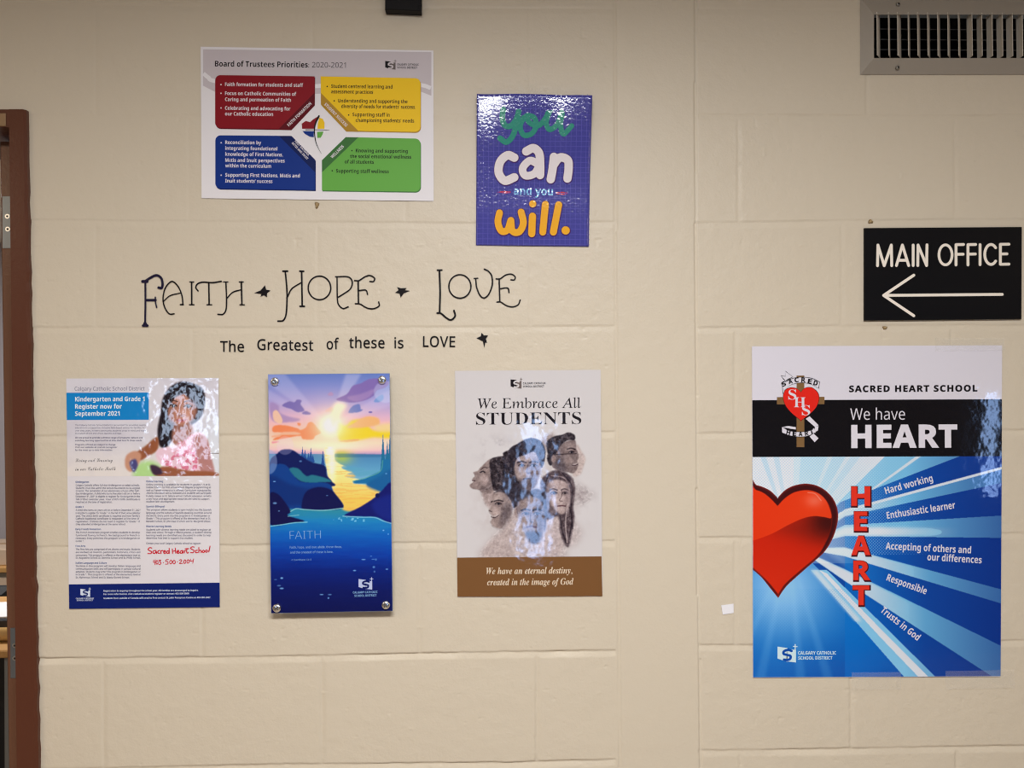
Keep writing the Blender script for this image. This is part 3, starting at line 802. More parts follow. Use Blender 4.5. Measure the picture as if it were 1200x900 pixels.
def registration_poster():
    quad = [(77.6, 443.6), (256.1, 443.0), (257.6, 711.4), (81.0, 713.6)]
    t = empty('poster', base_of(quad, .0015), 'crinkled laminated poster with a photo of a long-haired girl and columns of text', 'poster')
    M = lambda n, c: mat('registration_'+n, c, .07, 'crinkled')
    sheet('sheet', quad, M('white', (206, 201, 205)), t, .0022)
    d = .0024; st = .00008
    # photograph across the top
    ph = Paint([(77.8, 443.8), (256.0, 443.2), (256.7, 557.6), (79.2, 558.2)], 2.4, (200, 196, 204))
    ph.setf(140, 440, 7.5); x, y = ph.x, ph.y
    ph.put(np.clip((y-520)/330, 0, 1), (212, 204, 200)); ph.put(np.clip(vnoise(x, y, 170, 2, 4)-.45, 0, 1)*1.4, (186, 180, 190))
    ph.put(np.clip((x-640)/200, 0, 1)*np.clip((y-200)/300, 0, 1), (206, 210, 218), .8)
    ph.ell(250, 860, 130, 110, (166, 202, 132), .4)
    ph.poly([(345, 600), (336, 470), (362, 330), (378, 215), (420, 132), (480, 78), (560, 54), (650, 72), (725, 112), (752, 190), (742, 290), (712, 370), (640, 430), (560, 470), (500, 490), (470, 560), (400, 640)], (26, 19, 26), 6)
    ph.poly([(490, 420), (620, 420), (650, 520), (600, 580), (500, 610), (460, 560)], (158, 108, 92), 8)
    ph.poly([(430, 240), (470, 175), (540, 150), (620, 180), (676, 250), (672, 335), (620, 408), (545, 446), (486, 426), (444, 375), (422, 300)], (172, 118, 98), 8)
    ph.ell(590, 330, 60, 80, (188, 136, 116), 1.2); ph.ell(450, 330, 25, 70, (140, 92, 74), 1.2)
    ph.poly([(430, 240), (455, 140), (520, 110), (600, 120), (560, 160), (490, 190), (450, 250)], (30, 22, 28), 6); ph.poly([(560, 130), (640, 140), (690, 220), (690, 300), (650, 240), (600, 190)], (34, 24, 30), 8)
    for ex, ey in ((472, 268), (604, 272)):
        ph.ell(ex, ey-4, 44, 30, (120, 76, 62), 1.2, .6); ph.ell(ex, ey, 27, 12, (176, 150, 146), .7); ph.ell(ex+2, ey-1, 15, 14, (20, 12, 14), .4); ph.ell(ex+6, ey-6, 4, 4, (220, 215, 220), .6)
        ph.line([(ex-34, ey+2), (ex-4, ey-15), (ex+32, ey+1)], 9, (30, 18, 18), 5); ph.line([(ex-36, ey-40), (ex, ey-49), (ex+38, ey-38)], 9, (52, 32, 30), 8, .85)
    ph.line([(536, 280), (522, 340), (548, 352)], 8, (140, 90, 76), 8, .7); ph.ell(545, 352, 34, 14, (130, 82, 68), 1.0, .6); ph.poly([(496, 390), (530, 382), (550, 386), (592, 384), (570, 404), (540, 410), (514, 404)], (170, 84, 86), 5); ph.line([(500, 391), (545, 394), (588, 386)], 4, (104, 44, 48), 3); ph.poly([(440, 380), (480, 420), (545, 446), (620, 410), (600, 440), (540, 470), (470, 440)], (110, 70, 58), 12, .7); ph.poly([(640, 220), (690, 280), (676, 360), (630, 400), (640, 320)], (120, 76, 62), 16, .6)
    for k in range(9): ph.line([(395+12*k, 150+10*abs(k-5)), (372+6*k, 330), (352+10*k, 520+6*k)], 5, (52, 42, 52) if k % 2 else (12, 8, 12), 5, .6)
    ph.poly([(332, 540), (336, 650), (250, 710), (180, 745), (140, 690), (230, 618)], (138, 80, 52), 5)
    ph.poly([(60, 705), (128, 664), (188, 690), (178, 760), (140, 810), (100, 846), (66, 826), (48, 780)], (186, 136, 112), 6)
    ph.poly([(340, 650), (470, 622), (560, 590), (650, 512), (720, 506), (762, 560), (792, 640), (788, 800), (700, 850), (420, 810), (330, 730)], (224, 186, 200), 5)
    pat = (vnoise(x, y, 26, 2, 6) > .52)*ph.mask([(380, 740), (480, 700), (640, 640), (780, 660), (786, 800), (700, 850), (440, 812)], True, 4); ph.put(pat, (196, 92, 118), .75)
    ph.put((vnoise(x, y, 22, 2, 8) > .56)*ph.mask([(480, 620), (650, 520), (700, 560), (690, 660), (500, 700)], True, 4), (206, 130, 150), .6)
    ph.poly([(660, 560), (716, 518), (770, 560), (800, 690), (836, 878), (730, 876), (690, 740)], (170, 120, 116), 5)
    ph.poly([(350, 815), (430, 800), (560, 830), (700, 838), (836, 850), (840, 884), (340, 884)], (142, 84, 58), 5)
    ph.poly([(90, 760), (140, 735), (160, 790), (130, 850), (104, 820)], (70, 68, 118), 5); ph.poly([(270, 790), (340, 800), (380, 860), (300, 870)], (60, 40, 60), 6)
    ph.line([(660, 530), (650, 600), (690, 730)], 7, (180, 140, 160), 5)
    ph.line([(800, 684), (880, 686)], 5, (92, 80, 76), 4)
    pho = ph.build('photograph', mat('registration_photo', None, .07, 'crinkled', attr=True), t, d)
    D4 = frame(75, 440, 7.2)
    bx = Ink(D4).poly([(20, 146), (716, 144), (716, 374), (24, 376)]).build('blue_banner', M('azure', (18, 120, 186)), t, d+st)
    Ink(D4).text('Kindergarten and Grade 1', 94, 219, 680, 216, cap=38, sty='bold').text('Register now for', 94, 281, 488, 279, cap=38, sty='bold').text('September 2021', 94, 341, 470, 339, cap=38, sty='bold').build('banner_text', M('white_ink', (214, 222, 230)), bx, d+2*st)
    Ink(D4).text('Calgary Catholic School District', 90, 128, 680, 126, cap=32, sty='sans').build('heading_text', M('grey_ink', (104, 104, 124)), t, d+st)
    ni = M('navy_ink', (58, 58, 92))
    paragraphs('intro_text', ni, t, d+st, D4, 94, [('The Calgary Catholic School District is recognized for providing quality', 425, 690), ('education in a supportive, inclusive faith-based setting for families. For', 448, 690), ('over sixty years, in every community, students grow in mind and heart', 472, 690), ('in a culture of love and service, learning and hope.', 495, 485)], 13, 'sans', .004, 26)
    paragraphs('intro_text', ni, t, d+st, D4, 94, [('We are proud to provide a diverse range of programs, options and', 531, 665), ('enriching learning opportunities at sites that best fit these needs.', 555, 660), ('Programs offered are subject to change.', 590, 438), ('Visit our website at cssd.ab.ca/register', 612, 450), ('for the most up-to-date information.', 636, 410)], 13, 'bold', 0, 28)
    Ink(D4).text('Living and Learning', 95, 730, 410, 728, cap=34, sty='script', weight=-.006).text('in our Catholic Faith', 95, 803, 435, 800, cap=34, sty='script', weight=-.006).build('script_text', M('black_ink', (44, 40, 50)), t, d+st)
    DL, DR = frame(75, 560, 5.62), frame(165, 560, 5.62)
    nb = M('body_ink', (66, 66, 92)); nh = M('heading_ink', (40, 70, 124))
    paragraphs('column_heading', nh, t, d+st, DL, 76, [('Kindergarten', 33, 164), ('Grade 1', 197, 128), ('Early French Immersion', 344, 243), ('Fine Arts', 455, 140), ('Italian Language and Culture', 566, 282)], 12, 'bold')
    paragraphs('column_text', nb, t, d+st, DL, 77, [('Calgary Catholic offers full-day kindergarten at select schools.', 54, 498), ('Students must live within the school boundaries to be eligible', 73, 500), ('to enrol. The remainder of our elementary schools offer half-', 91, 496), ('day kindergarten. A child who turns five years old on or before', 109, 500), ('December 31, 2021 is eligible to register for kindergarten in the', 128, 500), ('fall of that calendar year. Your child’s birth certificate is', 147, 502), ('required at the time of registration.', 165, 318),
        ('A child who turns six years old on or before December 31, 2021', 218, 502), ('is eligible to register for Grade 1 in the fall of that same calendar', 237, 503), ('year. The child’s birth certificate is required and your family’s', 256, 500), ('Catholic baptismal certificate is requested at the time of', 274, 496), ('registration. Children do not need to register for Grade 1 if', 293, 500), ('they attended kindergarten at the same school.', 311, 406),
        ('The French Immersion program enables students to develop', 365, 500), ('functional fluency in French. No background in French is', 384, 498), ('necessary. Entry point into this program is in kindergarten or', 403, 500), ('Grade 1.', 422, 132), ('The Fine Arts are comprised of art, drama and music. Students', 476, 502), ('are involved as creators, performers, historians, critics and', 495, 502), ('consumers. This program is offered at the elementary level at', 515, 502), ('St. Augustine School, St. Dominic School and St. Philip School.', 532, 504),
        ('Students in this program will develop Italian language and', 586, 503), ('communication skills and will participate in various cultural', 605, 504), ('activities. Students may enter this program in kindergarten or', 624, 504), ('in Grade 1. This program is offered at the elementary level at', 642, 504), ('St. Alphonsus School and St. Maria Goretti School.', 661, 432)], 11.5, 'sans', .012)
    paragraphs('column_heading', nh, t, d+st, DR, 36, [('Online Learning', 29, 146), ('Spanish Bilingual', 194, 157), ('Diverse Learning Needs', 325, 201)], 12, 'bold')
    paragraphs('column_text', nb, t, d+st, DR, 36, [('Online learning is available for students in grades 1-9 at St.', 50, 460), ('Isidore School, our first virtual school. Regular programming as', 68, 462), ('well as French immersion is offered. Curriculum mandated by', 88, 462), ('Alberta Education will be followed and students will participate', 106, 464), ('in daily classes. At St. Isidore school, Catholic education remains', 125, 464), ('a key focus and appropriate resources are used to support', 144, 452), ('student faith development.', 162, 224),
        ('This program allows students to gain insight into the Spanish', 216, 464), ('language and the culture of Spanish-speaking countries around', 236, 464), ('the world. Entry point into this program is in kindergarten or', 255, 458), ('Grade 1. This program is offered at the elementary level at St.', 273, 460), ('Benedict School, St. John Paul II School and St. Margaret School.', 292, 460), ('Students with diverse learning needs are asked to register at', 347, 460), ('their local school. Through a referral process, a student’s diverse', 365, 464), ('learning needs are identified and discussed in order to help', 384, 460), ('determine how best to support that student.', 402, 344), ('Contact your local Calgary Catholic school to register:', 437, 396)], 11.5, 'sans', .012)
    # red handwriting
    H = Ink(frame(165, 560, 5.62)); w = 6.5
    hw = [[(72, 462), (58, 460), (48, 472), (58, 480), (72, 486), (66, 498), (46, 498)], [(100, 478), (84, 480), (80, 494), (92, 498), (101, 484), (104, 498)], [(124, 478), (112, 484), (114, 496), (126, 496)], [(132, 480), (134, 498)], [(133, 484), (140, 478), (146, 480)], [(150, 490), (162, 486), (158, 478), (150, 486), (154, 498), (166, 494)], [(186, 482), (174, 482), (171, 494), (180, 498), (186, 486)], [(187, 464), (187, 498)],
          [(208, 468), (209, 498)], [(228, 464), (230, 496)], [(208, 484), (229, 480)], [(238, 490), (250, 484), (246, 477), (238, 486), (243, 497), (254, 493)], [(276, 478), (262, 482), (260, 494), (270, 496), (276, 482), (279, 496)], [(286, 480), (288, 494)], [(287, 482), (296, 478)], [(304, 464), (302, 488), (308, 496), (314, 490)], [(292, 468), (316, 466)],
          [(352, 456), (338, 454), (328, 464), (340, 472), (350, 478), (344, 492), (328, 492)], [(372, 476), (360, 480), (361, 492), (374, 492)], [(382, 458), (382, 492)], [(382, 482), (392, 476), (398, 484), (398, 492)], [(412, 476), (404, 484), (412, 492), (420, 484), (412, 476)], [(432, 474), (425, 483), (433, 490), (440, 482), (432, 474)], [(456, 450), (448, 488)],
          [(86, 542), (84, 556), (97, 555)], [(96, 540), (94, 572)], [(106, 544), (101, 554), (105, 568), (113, 562), (112, 548), (106, 544)], [(119, 543), (131, 542), (124, 552), (133, 560), (126, 571), (117, 567)], [(148, 558), (150, 558)], [(182, 538), (166, 540), (164, 550), (178, 552), (178, 566), (162, 568)], [(198, 542), (190, 552), (194, 566), (204, 562), (206, 548), (198, 542)], [(218, 542), (212, 552), (216, 566), (226, 562), (226, 548), (218, 542)], [(240, 554), (242, 554)],
          [(254, 544), (264, 538), (270, 546), (254, 564), (276, 562)], [(288, 540), (282, 552), (288, 564), (296, 556), (296, 544), (288, 540)], [(310, 538), (304, 550), (308, 562), (318, 556), (318, 544), (310, 538)], [(328, 536), (326, 548), (344, 546)], [(348, 534), (342, 562)]]
    for p in hw: H.stroke(p, 6.5 if p[0][1] < 510 else 5.2, n=3)
    H.build('handwriting', M('red_marker', (186, 22, 42)), t, d+2*st)
    D6 = frame(75, 560, 5.62)
    bar = Ink().poly([(80.6, 684.8), (257.4, 682.8), (257.6, 711.4), (81.0, 713.5)]).build('footer_bar', M('navy', (14, 30, 98)), t, d+st)
    l, r, s = Ink(), Ink(), Ink(); logo(l, r, s, D6, 108, 724, 174, 784)
    wi = M('footer_ink', (196, 204, 226))
    lg = l.build('logo', wi, bar, d+2*st); r.build('logo_page', wi, bar, d+2*st); s.build('logo_letter', M('navy', (14, 30, 98)), bar, d+3*st)
    Ink(D6).text('CALGARY CATHOLIC', 78, 799, 198, 798, cap=9, sty='bold').text('SCHOOL DISTRICT', 84, 811, 192, 810, cap=9, sty='bold').build('logo_text', wi, bar, d+2*st)
    Ink().text('Registration is ongoing throughout the school year. All families are encouraged to inquire.', 121.3, 693.4, 232.5, 692.6, cap=1.9, sty='bold').text('For more information, visit cssd.ab.ca/student-register or contact 403-500-2000.', 121.3, 697.2, 222, 696.4, cap=1.9, sty='bold').text('Students from outside of Canada will need to first contact St. John Reception Centre at 403-500-2007.', 121.3, 702.0, 247, 701.0, cap=1.9, sty='bold').build('footer_text', wi, bar, d+2*st)
registration_poster()

# ---------------------------------------------------------------- acrylic plaque on standoffs
def plaque():
    quad = [(314.0, 438.6), (456.6, 437.4), (460.2, 716.0), (317.7, 718.8)]
    D = .020
    t = empty('acrylic_plaque', base_of(quad, D), 'tall acrylic plaque with a painted sunset over a blue bay', 'plaque')
    edge = mat('acrylic_edge', (120, 132, 160), .15)
    sheet('panel', quad, edge, t, D, .006)
    p = Paint([(314.3, 438.9), (456.3, 437.7), (459.9, 715.7), (318.0, 718.5)], 2.2, (110, 125, 190)); p.setf(310, 435, 6.207)
    x, y = p.x, p.y
    stops = [(0, (88, 112, 178)), (110, (118, 128, 190)), (230, (158, 146, 196)), (330, (204, 164, 186)), (430, (234, 178, 160)), (520, (242, 196, 172)), (570, (226, 178, 178)), (602, (170, 140, 178)),
             (604, (66, 120, 166)), (700, (84, 144, 182)), (800, (110, 165, 195)), (1000, (42, 128, 150)), (1090, (26, 118, 176)), (1200, (12, 86, 172)), (1330, (8, 54, 150)), (1450, (6, 30, 112)), (1600, (8, 20, 86)), (1780, (8, 14, 70))]
    ys = [s[0] for s in stops]
    yy = y + (x-480)*-.006 + (vnoise(x*.12, y, 14, 3, 2)-.5)*np.where(y > 990, 46, 0)
    p.C = np.stack([np.interp(yy, ys, [s[1][c] for s in stops]) for c in range(3)], -1)
    ray = (225, 215, 232)
    p.poly([(470, 400), (20, 90), (20, 20), (150, 20)], ray, 8, .20, False); p.poly([(470, 400), (20, 200), (20, 130)], ray, 8, .16, False); p.poly([(470, 400), (590, 20), (705, 20)], ray, 8, .30, False); p.poly([(470, 400), (925, 120), (925, 250)], ray, 8, .18, False)
    lil = (112, 100, 164); pk = (156, 128, 176)
    p.poly([(520, 206), (600, 165), (640, 108), (700, 88), (760, 58), (840, 55), (905, 78), (880, 118), (818, 140), (796, 175), (740, 208), (665, 226), (600, 226)], (118, 98, 162), 3)
    p.poly([(600, 190), (700, 165), (800, 130), (760, 190), (670, 222)], pk, 6, .6)
    p.poly([(128, 246), (178, 220), (216, 226), (238, 206), (270, 214), (262, 240), (290, 286), (240, 298), (196, 276), (150, 262)], lil, 3); p.poly([(272, 305), (300, 290), (334, 304), (330, 314), (290, 314)], lil, 2)
    p.poly([(460, 170), (482, 150), (500, 164), (495, 178), (470, 178)], pk, 3); p.poly([(440, 292), (480, 262), (500, 272), (496, 296)], (196, 150, 160), 4); p.poly([(610, 300), (640, 254), (690, 240), (700, 275), (715, 280), (690, 296), (650, 302)], (96, 110, 176), 3)
    p.poly([(795, 220), (830, 180), (862, 172), (864, 205), (830, 226)], (112, 140, 196), 3); p.ell(880, 150, 85, 80, (196, 206, 230), .15, .35); p.ell(770, 298, 14, 7, lil, .5)
    p.poly([(40, 230), (100, 250), (110, 300), (180, 330), (260, 350), (200, 370), (60, 360)], (150, 124, 172), 5, .8); p.poly([(60, 300), (90, 285), (128, 345), (120, 380), (70, 360)], (236, 190, 150), 4, .8)
    org = (240, 124, 82)
    p.poly([(70, 398), (150, 394), (240, 416), (262, 428), (300, 410), (318, 376), (350, 372), (384, 412), (410, 448), (370, 470), (350, 496), (280, 494), (255, 470), (150, 488), (60, 500), (120, 452), (60, 440)], org, 4); p.poly([(240, 376), (262, 380), (258, 398), (242, 392)], org, 2); p.poly([(55, 470), (120, 460), (110, 476), (60, 482)], (246, 160, 130), 4)
    p.poly([(60, 450), (200, 440), (260, 452), (240, 462), (100, 462)], (250, 176, 150), 4, .8); p.poly([(55, 510), (110, 512), (60, 526)], (226, 140, 150), 4)
    yel = (236, 192, 40)
    p.poly([(530, 380), (590, 396), (640, 358), (720, 360), (790, 430), (905, 432), (912, 486), (800, 480), (690, 500), (560, 512), (530, 460)], yel, 8); p.poly([(600, 410), (650, 376), (700, 344), (760, 328), (828, 342), (832, 388), (760, 404), (700, 412)], (226, 164, 108), 5); p.poly([(540, 508), (600, 500), (680, 494), (680, 504), (600, 514)], (206, 150, 90), 3)
    p.poly([(800, 400), (912, 380), (912, 440), (830, 440)], (246, 196, 130), 10, .8)
    # glow of the sun
    for rr, c, a in ((190, (250, 216, 184), .45), (92, (255, 240, 196), .9), (52, (255, 252, 240), 1)):
        g = np.exp(-(((x-480)/rr)**2+((y-395)/rr)**2)); p.put(g, c, a)
    p.poly([(505, 240), (560, 230), (600, 250), (540, 330), (500, 420), (480, 380)], (255, 238, 190), 14, .75)
    p.put(np.exp(-((y-545)/34)**2)*np.exp(-((x-470)/260)**2), (253, 226, 190), .85)
    # sea, light path
    sea = (y > 603) & (y < 1000)
    p.put(np.exp(-((x-560)/75)**2)*np.clip((y-560)/50, 0, 1)*np.clip((700-y)/90, 0, 1), (186, 196, 50), .95)
    p.poly([(505, 600), (860, 606), (860, 622), (510, 626)], (48, 96, 140), 4, .55)
    p.poly([(440, 560), (506, 560), (506, 640), (540, 670), (600, 700), (560, 706), (640, 730), (600, 748), (660, 760), (590, 768), (700, 790), (640, 816), (745, 828), (850, 866), (812, 900), (800, 950), (690, 1000), (560, 990), (490, 850), (450, 700)], (246, 222, 150), 4)
    m = p.mask([(440, 560), (506, 560), (506, 640), (600, 700), (660, 760), (640, 816), (745, 828), (850, 866), (812, 900), (800, 950), (690, 1010), (560, 1000), (490, 850), (450, 700)], True, 6)
    p.put(m*np.clip((y-690)/250, 0, 1), (236, 184, 84)); p.put(m*np.clip((740-y)/160, 0, 1)*np.exp(-((x-480)/45)**2), (255, 250, 226)); p.put(m*(vnoise(x*.1, y, 9, 2, 12) > .56), (216, 160, 76), .45)
    p.put(np.exp(-((x-490)/26)**2)*np.clip((y-540)/40, 0, 1)*np.clip((880-y)/150, 0, 1), (255, 246, 214), .8)
    for pts in ([(600, 690), (740, 712), (640, 735), (560, 700)], [(650, 740), (800, 720), (830, 735), (700, 765)]): p.poly(pts, (84, 150, 180), 3, .8)
    # left headland
    for tx, ty, h in ((276, 640, 92), (294, 645, 80), (320, 650, 60), (337, 660, 110), (352, 664, 60), (424, 690, 122)):
        p.poly([(tx, ty-h), (tx+12, ty), (tx-12, ty)], (34, 74, 140), 1, 1, False); p.poly([(tx, ty-h*.6), (tx+15, ty-8), (tx-15, ty-8)], (34, 74, 140), 1, .9, False)
    p.poly([(38, 660), (90, 602), (128, 572), (200, 572), (275, 622), (345, 662), (440, 690), (456, 760), (490, 802), (480, 840), (38, 850)], (14, 26, 82), 2)
    p.poly([(36, 700), (90, 676), (148, 680), (196, 726), (260, 802), (400, 806), (478, 826), (502, 882), (535, 920), (572, 992), (430, 1008), (300, 1004), (190, 1000), (36, 1000)], (14, 56, 126), 2)
    p.poly([(180, 710), (240, 706), (304, 762), (350, 754), (440, 776), (488, 803), (400, 808), (286, 806), (226, 772)], (36, 106, 126), 2)
    p.poly([(36, 760), (180, 820), (300, 850), (420, 840), (500, 884), (420, 960), (36, 960)], (12, 40, 104), 10, .8)
    p.poly([(300, 880), (380, 845), (470, 856), (520, 900), (572, 994), (430, 1008), (290, 1004), (270, 970)], (14, 18, 70), 4)
    p.poly([(36, 900), (90, 890), (140, 940), (190, 1020), (170, 1050), (290, 1090), (200, 1104), (36, 1112)], (14, 16, 66), 3)
    p.line([(190, 1020), (230, 1000), (290, 1006), (430, 1012), (570, 996)], 7, (128, 186, 192), 4, .9); p.line([(170, 1056), (250, 1046)], 5, (128, 186, 192), 4, .8); p.line([(40, 1128), (130, 1116), (220, 1102), (310, 1098)], 7, (120, 190, 206), 4, .9)
    # right shore
    for tx, ty, h in ((862, 760, 320), (893, 760, 260), (912, 760, 310)):
        p.poly([(tx, ty-h), (tx+20, ty), (tx-22, ty)], (28, 100, 138), 1, 1, False)
    p.poly([(638, 806), (660, 794), (730, 782), (780, 756), (842, 728), (866, 640), (925, 640), (925, 930), (860, 880), (790, 850), (745, 828), (740, 816), (660, 816)], (26, 100, 150), 2, 1, False)
    p.poly([(740, 830), (840, 760), (925, 720), (925, 900), (840, 880)], (20, 80, 138), 8, .7); p.line([(640, 800), (740, 774), (842, 728), (860, 650)], 6, (90, 160, 140), 4, .7)
    p.poly([(580, 1050), (700, 985), (800, 920), (850, 872), (930, 815), (930, 1092), (820, 1062), (700, 1056)], (16, 22, 96), 3); p.poly([(780, 960), (930, 900), (930, 1080), (830, 1050)], (22, 40, 130), 12, .6)
    p.ell(822, 904, 16, 16, (12, 16, 70), .4)
    p.line([(570, 1054), (700, 1062), (800, 1064), (860, 1088), (926, 1108)], 7, (120, 180, 206), 4, .9)
    p.put(((vnoise(x*.5, y, 10, 2, 14) > .62) & (y > 1060) & (y < 1095) & (x > 500) & (x < 740)).astype(float), (120, 190, 220), .8)
    # loose bright flecks and bubbles
    R = random.Random(8)
    for fx, fy in [(810, 1370), (790, 1368), (720, 1370), (890, 1440), (800, 1458), (775, 1346), (795, 1425), (865, 1158), (900, 1185), (655, 1450), (125, 1505), (80, 1516), (105, 1560), (125, 1580), (475, 1625), (415, 1625), (465, 1650), (75, 960), (105, 1017), (72, 802), (262, 655), (455, 905), (885, 745)]:
        p.ell(fx, fy, R.uniform(5, 15), R.uniform(3, 8), (120, 176, 226), .6, R.uniform(.4, .9))
    p.ell(30, 660, 62, 90, (150, 166, 206), .12, .45); p.ell(150, 540, 62, 68, (206, 190, 214), .12, .28)
    sun = p.build('printed_picture', mat('plaque_print', None, .035, attr=True), t, D+.0003)
    E2 = frame(310, 575, 6.207); wi = mat('plaque_white_ink', (118, 158, 200), .05)
    Ink(E2).text('FAITH', 184, 354, 410, 348, cap=60, sty='sans', weight=-.020).build('heading_text', wi, t, D+.0005)
    Ink(E2).text('Faith, hope, and love abide, these three,', 184, 420, 562, 416, cap=16, sty='sans', weight=.004).text('and the greatest of these is love.', 186, 457, 498, 452, cap=16, sty='sans', weight=.004).text('-1 Corinthians 13:13', 192, 510, 342, 507, cap=12, sty='sans').build('verse_text', wi, t, D+.0005)
    l, r, s = Ink(), Ink(), Ink(); logo(l, r, s, E2, 684, 632, 786, 720)
    lg = l.build('logo', mat('plaque_silver_ink', (170, 178, 208), .05), t, D+.0005); r.build('logo_page', mat('plaque_silver_ink', (170, 178, 208), .05), lg, D+.0005); s.build('logo_letter', mat('plaque_navy_ink', (8, 20, 84), .05), lg, D+.0007)
    Ink(E2).text('CALGARY CATHOLIC', 643, 748, 822, 744, cap=15, sty='bold').text('SCHOOL DISTRICT', 654, 772, 815, 768, cap=15, sty='bold').build('logo_text', wi, lg, D+.0005)
    chrome = mat('brushed_chrome', raw=(.82, .82, .84), rough=.22, metal=1)
    for cx, cy in ((322.5, 447.2), (448.0, 445.3), (324.8, 712.2), (452.3, 708.6)):
        c = W(cx, cy, D)
        b = Solid().lathe_y(c, [(.0045, -.0058), (.0068, -.0050), (.0078, -.0030), (.0080, 0)], 28).build('standoff_cap', chrome, t, True)
        Solid().lathe_y(c, [(.0055, .006), (.0055, D)], 16).build('standoff_barrel', chrome, b, True)
        g = Solid()
        for k in range(4):
            a = math.pi/4+k*math.pi/2; u = np.array((math.cos(a), 0, math.sin(a))); n = np.array((-u[2], 0, u[0]))
            o = c+np.array((0, -.0061, 0))
            g.add([o+u*.0008-n*.0004, o+u*.0042-n*.0009, o+u*.0042+n*.0009, o+u*.0008+n*.0004], [(0, 1, 2, 3)])
        g.build('radial_mark', mat('dark_steel', raw=(.12, .12, .13), rough=.4, metal=.8), b)  # four dark wedges running outward on the cap's face
plaque()

